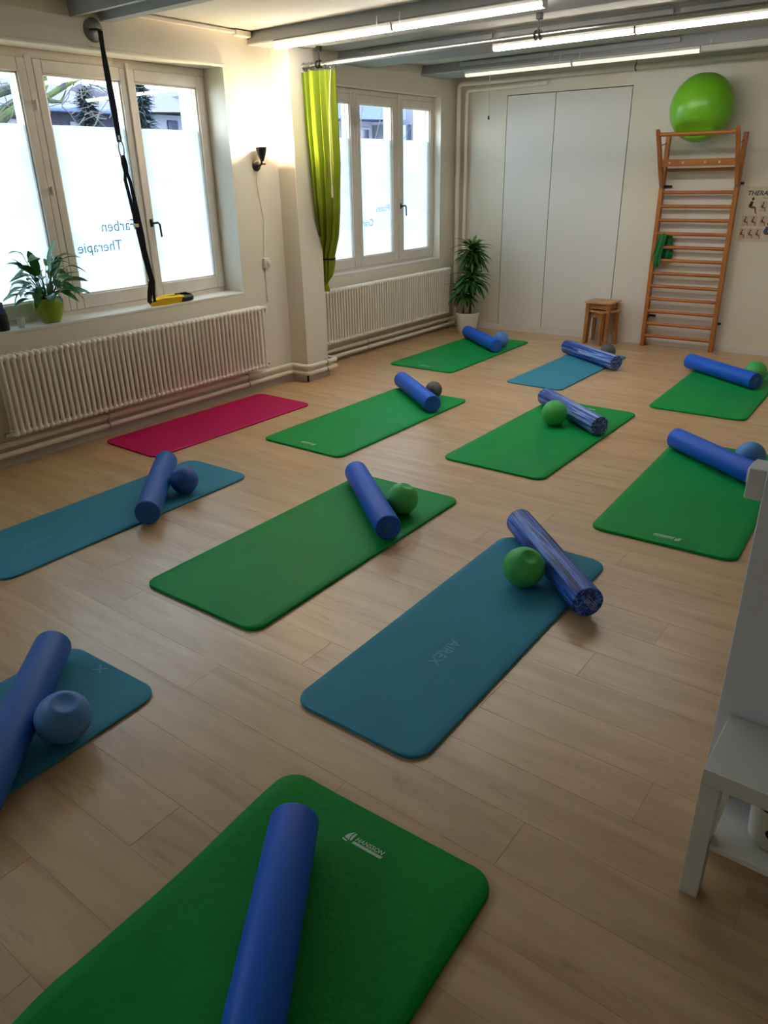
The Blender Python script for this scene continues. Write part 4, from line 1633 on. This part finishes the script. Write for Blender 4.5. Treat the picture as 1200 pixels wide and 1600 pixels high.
def sail_logo(T, x, y, z, flip=False, s=1.0):
    """sail emblem, slanted word and bar, printed near a short edge of the mat"""
    R_ = Matrix.Translation((x, y, z)) @ Matrix.Rotation(PI if flip else 0, 4, 'Z') @ Matrix.Scale(s, 4)
    b_ = text_mesh('HANSSON', 0.0215, R_ @ Matrix.Translation((-0.037, 0.0, 0)), shear=0.25, align='LEFT', bold=0.0004)
    part('logo_word', b_, M['logo'], T, local=True, smooth=0)
    b_ = B()
    b_.add([R_ @ Vector(q_) for q_ in ((-0.040, -0.014, 0), (0.066, -0.014, 0), (0.070, -0.004, 0), (-0.036, -0.004, 0))], [(0, 1, 2, 3)])
    part('logo_bar', b_, M['logo'], T, local=True, smooth=0)
    b_ = B()
    n = 8
    L1 = [(-0.072 + 0.004 * math.sin(PI * k / n) * 0 - 0.006 * (1 - (k / n)) ** 0.5 * 0 + 0.022 * (k / n) ** 2.2, -0.006 + 0.032 * k / n) for k in range(n + 1)]
    R1 = [(-0.052 + 0.002 * (k / n) - 0.006 * math.sin(PI * k / n), -0.009 + 0.035 * k / n) for k in range(n + 1)]
    pts = L1 + R1[::-1]
    b_.add([R_ @ Vector((a, c, 0)) for a, c in pts], [(i, i + 1, len(pts) - 2 - i, len(pts) - 1 - i) for i in range(n)])
    R2a = [(-0.049 + 0.002 * (k / n) - 0.006 * math.sin(PI * k / n), -0.009 + 0.032 * k / n) for k in range(n + 1)]
    R2b = [(-0.0455 + 0.002 * (k / n) + 0.000 * math.sin(PI * k / n), -0.009 + 0.032 * k / n) for k in range(n + 1)]
    pts = R2a + R2b[::-1]
    b_.add([R_ @ Vector((a, c, 0)) for a, c in pts], [(i, i + 1, len(pts) - 2 - i, len(pts) - 1 - i) for i in range(n)])
    pts = [(-0.075, -0.010), (-0.056, -0.013), (-0.054, -0.018), (-0.073, -0.016)]
    b_.add([R_ @ Vector((a, c, 0)) for a, c in pts], [(0, 1, 2, 3)])
    part('logo_sail', b_, M['logo'], T, local=True, smooth=0)


def w9(x, y):
    """the front mat ripples and lifts along its left edge"""
    u = max(0.0, (-x - 0.18) / 0.21)
    v = 0.006 * u * (1 + math.sin(y * 9 + 1.1)) + 0.010 * math.exp(-((y + 0.03) / 0.07) ** 2) * u
    return max(0.0, v)


GW, GL, GT = 0.79, 1.8085, 0.015
G9 = make_mat('m', (-1.033, 0.468), 0.0424, GW, GL, GT, M['mat_green_w'], 'green mat nearest the camera with a white sailboat logo', 0.075, w9)
G1 = make_mat('m', (-2.600, 2.771), 0.0169, GW, GL, GT, M['mat_green'], 'green mat without logo between the two long teal mats', 0.07)
G2 = make_mat('m', (-3.742, 4.736), 0.0036, GW, GL, GT, M['mat_green'], 'green mat right of the pink mat, upside-down white logo at its near edge', 0.06)
G3 = make_mat('m', (-2.345, 5.160), 0.0042, GW, GL, GT, M['mat_green'], 'green mat in the middle of the room, marbled roller and green ball on it', 0.07)
G4 = make_mat('m', (-4.433, 7.318), 0.0147, GW, GL, GT, M['mat_green'], 'farthest green mat, beside the second radiator and white-potted plant', 0.06)
G6 = make_mat('m', (-1.595, 7.235), 0.0320, GW, GL, GT, M['mat_green'], 'green mat below the wall bars at the right edge', 0.07)
G7 = make_mat('m', (-1.051, 4.682), 0.0424, GW, GL, GT, M['mat_green'], 'green mat partly hidden by the switch box and partition edge', 0.07)
A1 = make_mat('m', (-1.438, 2.514), 0.0136, 0.60, 1.77, 0.014, M['mat_teal'], 'long teal mat with pale lettering across its middle', 0.085)
T8 = make_mat('m', (-3.911, 2.325), 0.0213, 0.60, 1.77, 0.012, M['mat_teal'], 'teal mat in front of the pink mat, touching the left edge', 0.085)
T10 = make_mat('m', (-2.455, 0.466), 0.0375, 0.60, 1.77, 0.012, M['mat_teal'], 'ribbed teal mat cut off at the lower left corner', 0.085)
T5 = make_mat('m', (-3.095, 7.249), -0.0072, 0.588, 1.675, 0.012, M['mat_teal'], 'small teal mat in front of the wooden stools', 0.05)
PK = make_mat('m', (-4.801, 3.924), -0.0087, 0.661, 1.698, 0.011, M['mat_pink'], 'pink mat beside the near radiator', 0.07)
LZ = GT + 0.0006
sail_logo(G9, 0.005, 0.782, LZ)
sail_logo(G7, 0.015, -0.812, LZ, True, 1.05)
sail_logo(G2, -0.005, -0.800, LZ, True, 1.0)
sail_logo(G4, -0.002, -0.805, LZ, True, 1.0)
sail_logo(G3, 0.0, 0.802, LZ)
RL = Matrix.Rotation(-PI / 2, 4, 'Z')
part('lettering', text_mesh('AIREX', 0.074, Matrix.Translation((0.0, -0.275, 0.0146)) @ RL), M['logo_teal'], A1, local=True, smooth=0)
part('lettering', text_mesh('AIREX', 0.074, Matrix.Translation((0.0, -0.52, 0.0126)) @ RL), M['logo_faint2'], T8, local=True, smooth=0)
part('lettering', text_mesh('X', 0.07, Matrix.Translation((-0.055, 0.84, 0.0126)) @ RL), M['logo_teal'], T10, local=True, smooth=0)


# ---------------------------------------------------------------- rollers
ROLL_R, ROLL_L = 0.075, 0.90


def make_roller(near, ang, m, label, zb_, emblem=None, r=ROLL_R):
    """near: plan position of the end facing the camera; ang: direction from near to far end (degrees)"""
    a = math.radians(ang)
    c = (near[0] + math.cos(a) * ROLL_L / 2, near[1] + math.sin(a) * ROLL_L / 2)
    T = thing('foam_roller', (c[0], c[1], zb_ + r), label, 'roller', a + PI, 'foam rollers lying on the mats')     # local +X points to the near end
    b_ = B()
    L2 = ROLL_L / 2
    b_.lathe([(r - 0.014, -L2 + 0.0008), (r - 0.006, -L2), (r - 0.001, -L2 + 0.004), (r, -L2 + 0.010), (r, 0), (r, L2 - 0.010), (r - 0.001, L2 - 0.004), (r - 0.006, L2), (r - 0.014, L2 - 0.0008)], 48, Matrix.Rotation(PI / 2, 4, 'Y'))
    part('body', b_, m, T, local=True, smooth=50)
    # emblem moulded into the end: local plane y,z at x = L2 ; seen from outside, right is +Y
    E4 = Matrix(((0, 0, 1, L2 + 0.0012), (1, 0, 0, 0), (0, 1, 0, 0), (0, 0, 0, 1)))
    if emblem == 'box':
        Rr = E4 @ Matrix.Translation((0.012, -0.004, 0)) @ Matrix.Rotation(-0.9, 4, 'Z')
        b_ = B()
        for (x0, x1, y0, y1) in ((-0.034, 0.034, 0.014, 0.0165), (-0.034, 0.034, -0.0165, -0.014), (-0.034, -0.0315, -0.014, 0.014), (0.0315, 0.034, -0.014, 0.014)):
            b_.add([Rr @ Vector(q_) for q_ in ((x0, y0, 0), (x1, y0, 0), (x1, y1, 0), (x0, y1, 0))], [(0, 1, 2, 3)])
        part('end_frame', b_, M['logo_pale'], T, local=True, smooth=0)
        part('end_word', text_mesh('OPTP', 0.023, Rr @ Matrix.Translation((0, -0.0085, 0))), M['logo_pale'], T, local=True, smooth=0)
    elif emblem:
        b_ = B()
        n = 28
        vs = []
        for rr_ in (0.052, 0.0555):
            vs += [E4 @ Vector((rr_ * math.cos(2 * PI * k / n), rr_ * math.sin(2 * PI * k / n), 0)) for k in range(n)]
        b_.add(vs, [(k, (k + 1) % n, n + (k + 1) % n, n + k) for k in range(n)])
        if emblem == 'loop':
            for (x0, dx) in ((-0.02, 0.010), (-0.002, 0.006)):
                b_.add([E4 @ Vector(q_) for q_ in ((x0 - 0.012, -0.03, 0), (x0 - 0.012 + dx, -0.03, 0), (x0 + 0.012 + dx, 0.03, 0), (x0 + 0.012, 0.03, 0))], [(0, 1, 2, 3)])
            pts = [(0.010 + 0.014 * math.cos(q_), 0.018 + 0.014 * math.sin(q_)) for q_ in [(-0.6 + 2.6 * k / 8) for k in range(9)]]
            pts2 = [(0.010 + 0.009 * math.cos(q_), 0.018 + 0.009 * math.sin(q_)) for q_ in [(-0.6 + 2.6 * k / 8) for k in range(9)]]
            al = pts + pts2[::-1]
            b_.add([E4 @ Vector((p_, q_, 0)) for p_, q_ in al], [(k, k + 1, 16 - k, 17 - k) for k in range(8)])
            b_.add([E4 @ Vector(q_) for q_ in ((0.004, -0.028, 0), (0.009, -0.028, 0), (0.026, 0.012, 0), (0.020, 0.012, 0))], [(0, 1, 2, 3)])
        else:
            for (pts) in (((-0.022, 0.03), (0.026, 0.026), (0.012, 0.012), (-0.012, 0.014)), ((-0.012, 0.010), (0.010, 0.008), (-0.002, -0.026), (-0.010, -0.020)),
                          ((-0.022, 0.012), (-0.017, 0.012), (-0.016, -0.03), (-0.022, -0.032)), ((-0.016, -0.03), (0.010, -0.030), (0.010, -0.034), (-0.02, -0.035))):
                b_.add([E4 @ Vector((p_, q_, 0)) for p_, q_ in pts], [(0, 1, 2, 3)])
        part('end_emblem', b_, M['emblem'], T, local=True, smooth=0)
    return T


M['logo_pale'] = mat('end_print', srgb(176, 190, 210), 0.6, 0.3)


def from_far(far, ang):
    a = math.radians(ang)
    return (far[0] - math.cos(a) * ROLL_L, far[1] - math.sin(a) * ROLL_L)


RO = {}


def roller(key, near, ang, m, label, emblem=None, zb_=GT):
    RO[key] = (Vector(near), Vector((math.cos(math.radians(ang)), math.sin(math.radians(ang)))), zb_ + 0.001 + ROLL_R)
    make_roller(near, ang, m, label, zb_ + 0.001, emblem)


roller('G1', (-2.243, 2.957), 140.7, M['roll_blue'], 'plain blue foam roller on the logo-less green mat between the teal mats', 'loop')
roller('G2', (-3.391, 5.126), 143.1, M['roll_blue'], 'plain blue foam roller on the green mat beside the pink mat, with the grey ball')
roller('T8', (-3.537, 2.314), 135.1, M['roll_dark'], 'blue foam roller on the teal mat in front of the pink mat', None, 0.012)
roller('G3', (-1.991, 5.329), 143.1, M['roll_marble2'], 'speckled blue foam roller on the middle green mat behind its ball', 'delta')
roller('G4', (-4.093, 7.479), 142.4, M['roll_blue'], 'plain blue foam roller on the farthest green mat near the potted plant', 'loop')
roller('T5', (-2.667, 7.408), 147.7, M['roll_marble2'], 'speckled blue foam roller on the small teal mat by the stools', 'delta', 0.012)
roller('G6', (-1.336, 7.365), 145.5, M['roll_blue'], 'plain blue foam roller on the green mat below the wall bars', 'delta')
roller('G7', from_far((-1.435, 5.367), 145.3), 145.3, M['roll_blue'], 'plain blue foam roller ending behind the switch box at right')
roller('A', (-1.031, 2.847), 137.8, M['roll_marble'], 'dark marbled blue foam roller on the teal mat with lettering', 'box', 0.014)
roller('T10', from_far((-2.729, 1.235), 134.4), 134.4, M['roll_dark'], 'blue foam roller cut off at the lower left edge', None, 0.012)
roller('G9', from_far((-1.25, 1.149), 124.3), 124.3, M['roll_blue'], 'blue foam roller nearest the camera, running out of the bottom')


# ---------------------------------------------------------------- overballs
def make_ball(key, x, y, r, m, label, dimple=None, squash=1.0, zb_=GT, depth=0.22, wid=0.5):
    near, d, zr = RO[key]
    z = zb_ + 0.001 + r * squash
    # touch the roller, do not enter it
    p = Vector((x, y))
    rel = p - near
    perp = rel - d * rel.dot(d)
    need = math.sqrt(max(0.0, (r + ROLL_R + 0.001) ** 2 - (z - zr) ** 2))
    if perp.length < need:
        p += perp.normalized() * (need - perp.length)
    b_ = B()
    nu_, nv_ = 64, 48
    vs, fs = [], []
    dv = Vector(dimple).normalized() if dimple else None
    for j in range(nv_ + 1):
        th = PI * j / nv_
        for i in range(nu_):
            a = 2 * PI * i / nu_
            v = Vector((math.sin(th) * math.cos(a), math.sin(th) * math.sin(a), math.cos(th)))
            rr_ = r
            if dv is not None:
                ang = math.acos(max(-1, min(1, v.dot(dv))))
                if ang < wid:
                    rr_ = min(r, r * math.cos(wid) / math.cos(ang) * 1.004) - r * depth * 0.3 * (1 - (ang / wid) ** 2)
            v = v * rr_
            v.z *= squash
            vs.append(v)
    for j in range(nv_):
        for i in range(nu_):
            l = (i + 1) % nu_
            fs.append((j * nu_ + i, j * nu_ + l, (j + 1) * nu_ + l, (j + 1) * nu_ + i))
    b_.add(vs, fs)
    o_ = part('exercise_ball', b_, m, None, smooth=80)
    o_.location = (p.x, p.y, z)
    tag(o_, label, 'ball', 'small exercise balls on the mats')


make_ball('G1', -2.405, 3.286, 0.094, M['ball_green'], 'green ball right of the plain blue roller between the two teal mats', (0.27, 0.15, 0.94), depth=0.24, wid=0.38)
make_ball('G2', -3.641, 5.517, 0.076, M['ball_grey'], 'dark grey ball on the green mat beside the pink mat')
make_ball('T8', -3.745, 2.759, 0.090, M['ball_deep'], 'deep blue ball on the teal mat in front of the pink mat', None, zb_=0.012)
make_ball('G3', -2.395, 5.380, 0.100, M['ball_green'], 'green ball in front of the speckled roller on the middle mat')
make_ball('G4', -4.199, 7.750, 0.090, M['ball_blue'], 'light blue ball on the farthest green mat near the potted plant')
make_ball('T5', -2.927, 7.831, 0.083, M['ball_grey'], 'dark grey ball behind the speckled roller by the stools', None, zb_=0.012)
make_ball('G6', -1.420, 7.594, 0.101, M['ball_green'], 'green ball behind the roller below the wall bars')
make_ball('G7', -0.893, 5.195, 0.097, M['ball_blue'], 'light blue ball above the switch box at the right edge')
make_ball('A', -1.406, 2.943, 0.102, M['ball_green'], 'dented green ball against the dark marbled roller', (0.42, -0.26, 0.86), 0.97, 0.014, 0.28, 0.42)
make_ball('T10', -2.251, 0.984, 0.098, M['ball_blue'], 'light blue ball with a hollow top at the lower left', (0.37, 0.07, 1.06), 0.94, 0.012, 0.30, 0.5)

# ---------------------------------------------------------------- outdoors, seen over the window film
b = B()
b.box(-40, XO - 0.01, -14, 40, -0.7, -0.5)
sgrp('ground', b, M['grass'], 0)
XH = -17.0
t = thing('tiled_house', (XH, 11.5, -0.5), 'grey tiled house with dark timber gable beyond the near window', 'house')
b = B()
b.box(XH - 6, XH, 4.0, 12.2, -0.5, 3.30)
part('walls', b, M['timber'], t, smooth=0)
b = B()
b.add([(XH + 0.5, 3.6, 3.30), (XH + 0.5, 12.6, 3.32), (XH - 2.6, 12.0, 4.18), (XH - 2.6, 3.6, 4.18), (XH - 6.5, 3.6, 3.2), (XH - 6.5, 12.6, 3.2)], [(0, 1, 2, 3), (3, 2, 5, 4), (0, 3, 4), (1, 5, 2), (0, 4, 5, 1)])
part('roof', b, M['roof'], t, smooth=0)
b = B()
b.tube([(XH + 0.55, 3.6, 3.30), (XH + 0.55, 12.6, 3.32)], 0.06, 8)
part('gutter', b, M['fascia'], t)
for yy in (8.7, 9.3, 10.78, 11.12):
    b = B()
    b.box(XH, XH + 0.05, yy, yy + 0.28, 2.2, 3.12, 0.02)
    wf_ = part('window_frame', b, M['render'], t)
    b = B()
    b.box(XH + 0.045, XH + 0.06, yy + 0.05, yy + 0.23, 2.25, 3.07)
    part('pane', b, M['dark_glass'], wf_, smooth=0)
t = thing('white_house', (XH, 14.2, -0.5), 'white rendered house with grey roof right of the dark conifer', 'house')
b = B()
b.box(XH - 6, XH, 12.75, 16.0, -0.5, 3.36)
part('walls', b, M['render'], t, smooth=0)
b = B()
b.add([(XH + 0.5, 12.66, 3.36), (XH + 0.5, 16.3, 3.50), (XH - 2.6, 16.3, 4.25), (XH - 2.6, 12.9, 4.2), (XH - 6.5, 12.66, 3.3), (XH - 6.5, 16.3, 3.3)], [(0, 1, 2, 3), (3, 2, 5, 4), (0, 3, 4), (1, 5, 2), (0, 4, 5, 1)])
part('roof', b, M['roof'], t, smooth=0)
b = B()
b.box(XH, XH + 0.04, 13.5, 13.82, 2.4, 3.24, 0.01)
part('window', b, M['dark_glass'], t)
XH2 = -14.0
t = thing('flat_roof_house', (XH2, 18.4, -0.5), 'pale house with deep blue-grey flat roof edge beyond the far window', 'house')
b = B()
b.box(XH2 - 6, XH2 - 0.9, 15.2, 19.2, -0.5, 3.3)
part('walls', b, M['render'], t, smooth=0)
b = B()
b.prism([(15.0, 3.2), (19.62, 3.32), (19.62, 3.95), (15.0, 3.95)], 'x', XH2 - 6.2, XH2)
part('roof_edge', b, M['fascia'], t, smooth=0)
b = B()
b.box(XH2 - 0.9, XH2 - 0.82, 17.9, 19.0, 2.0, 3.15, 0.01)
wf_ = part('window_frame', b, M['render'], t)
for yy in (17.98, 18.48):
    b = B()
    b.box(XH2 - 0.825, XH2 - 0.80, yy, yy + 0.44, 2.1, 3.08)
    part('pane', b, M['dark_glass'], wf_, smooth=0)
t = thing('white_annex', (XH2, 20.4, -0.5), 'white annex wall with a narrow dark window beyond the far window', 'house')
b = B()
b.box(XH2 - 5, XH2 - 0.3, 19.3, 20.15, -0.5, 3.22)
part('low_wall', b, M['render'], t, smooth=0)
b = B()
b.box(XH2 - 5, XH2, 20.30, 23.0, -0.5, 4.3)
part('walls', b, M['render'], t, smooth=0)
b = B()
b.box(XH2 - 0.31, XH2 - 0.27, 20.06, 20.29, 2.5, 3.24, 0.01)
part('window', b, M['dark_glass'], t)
# bare mossy tree
t = thing('bare_tree', (-9.2, 4.4, -0.5), 'bare mossy tree with crooked limbs outside the near window', 'tree')
b = B()
b.tube([(-9.2, 4.3, -0.5), (-9.2, 4.35, 1.2), (-9.15, 4.5, 2.3)], [0.20, 0.17, 0.14], 10)
part('trunk', b, M['bark'], t)
for pts, rs in (([(-9.15, 4.4, 2.0), (-9, 4.7, 2.72), (-9, 4.95, 2.80), (-9, 5.17, 2.86), (-9, 5.23, 3.02), (-9, 5.26, 3.3)], [0.10, 0.07, 0.05, 0.05, 0.045, 0.04]),
                ([(-9.15, 4.5, 2.2), (-9, 4.8, 2.5), (-9, 4.93, 2.64), (-9, 5.07, 2.71), (-9, 5.22, 2.75), (-9, 5.45, 2.72), (-9, 5.52, 2.74)], [0.08, 0.04, 0.03, 0.028, 0.026, 0.024, 0.02]),
                ([(-9.1, 4.6, 2.3), (-8.9, 4.93, 2.58), (-8.9, 5.08, 2.655), (-8.9, 5.24, 2.63), (-8.9, 5.42, 2.62)], [0.08, 0.045, 0.05, 0.045, 0.03]),
                ([(-9, 5.20, 2.75), (-9, 5.42, 2.74), (-9, 5.55, 2.81), (-9, 5.74, 2.91), (-9, 5.91, 2.99), (-9, 6.1, 3.05)], [0.03, 0.03, 0.032, 0.036, 0.034, 0.02]),
                ([(-9, 5.44, 2.78), (-9, 5.52, 2.73), (-9, 5.65, 2.735), (-9, 5.70, 2.80), (-9, 5.74, 2.86)], [0.03, 0.022, 0.018, 0.01, 0.005]),
                ([(-9, 5.40, 2.74), (-9, 5.50, 2.90), (-9, 5.48, 3.05)], [0.02, 0.025, 0.04])):
    b = B()
    b.tube(pts, rs, 8)
    part('limb', b, M['bark'], t)
b = B()
rnd = random.Random(11)
for i in range(60):
    y = rnd.uniform(4.8, 6.9)
    z = rnd.uniform(2.55, 3.05)
    p = [Vector((-9 + rnd.uniform(-0.4, 0.4), y, z))]
    dv = Vector((rnd.uniform(-0.2, 0.2), rnd.uniform(-1, 1), rnd.uniform(-0.6, 0.9))).normalized()
    for k in range(3):
        dv = (dv + Vector((0, rnd.uniform(-0.5, 0.5), rnd.uniform(-0.5, 0.5)))).normalized()
        p.append(p[-1] + dv * 0.12)
    b.tube(p, [0.007, 0.006, 0.004, 0.002], 5)
o = part('twigs', b, M['twig'], t, kind='stuff')


def conifer(x, y, h, rad, label, seed):
    t_ = thing('conifer', (x, y, -0.5), label, 'tree')
    b_ = B()
    b_.tube([(0, 0, 0), (0, 0, h)], [0.12, 0.02], 8)
    part('trunk', b_, M['timber'], t_, local=True)
    rn = random.Random(seed)
    b_ = B()
    for i in range(2600):
        u = rn.random() ** 0.8
        z = h * (0.12 + 0.88 * u)
        r_ = rad * (1 - u) ** 0.6 * (0.35 + 0.65 * rn.random()) + 0.03
        a = rn.uniform(0, 2 * PI)
        c_ = Vector((math.cos(a) * r_, math.sin(a) * r_, z - 0.2 * r_))
        d = Vector((math.cos(a), math.sin(a), rn.uniform(-0.7, 0.2))).normalized() * rn.uniform(0.08, 0.17)
        s_ = Vector((-math.sin(a), math.cos(a), rn.uniform(-0.5, 0.5))).normalized() * rn.uniform(0.015, 0.035)
        b_.add([c_ - d * 0.5 - s_, c_ - d * 0.5 + s_, c_ + d], [(0, 1, 2)])
    part('foliage', b_, M['needle'], t_, local=True, smooth=0, kind='stuff')


conifer(-12.0, 7.97, 3.75, 0.50, 'dark conifer behind the middle pane of the near window', 1)
conifer(-12.0, 9.05, 4.1, 0.38, 'dark conifer behind the right pane of the near window', 2)
t = thing('leafless_shrub', (-11.5, 13.6, -0.5), 'leafless shrub outside the far window behind the curtain', 'shrub')
b = B()
rnd = random.Random(3)
for i in range(26):
    p = [Vector((-11.5 + rnd.uniform(-0.1, 0.1), 13.6 + rnd.uniform(-0.1, 0.1), -0.5))]
    dv = Vector((rnd.uniform(-0.15, 0.15), rnd.uniform(-0.16, 0.16), 1)).normalized()
    for k in range(6):
        dv = (dv + Vector((rnd.uniform(-0.15, 0.15), rnd.uniform(-0.15, 0.15), 0))).normalized()
        p.append(p[-1] + dv * 0.66)
    b.tube(p, [0.025, 0.022, 0.018, 0.015, 0.012, 0.008, 0.004], 5)
part('branches', b, M['twig'], t)
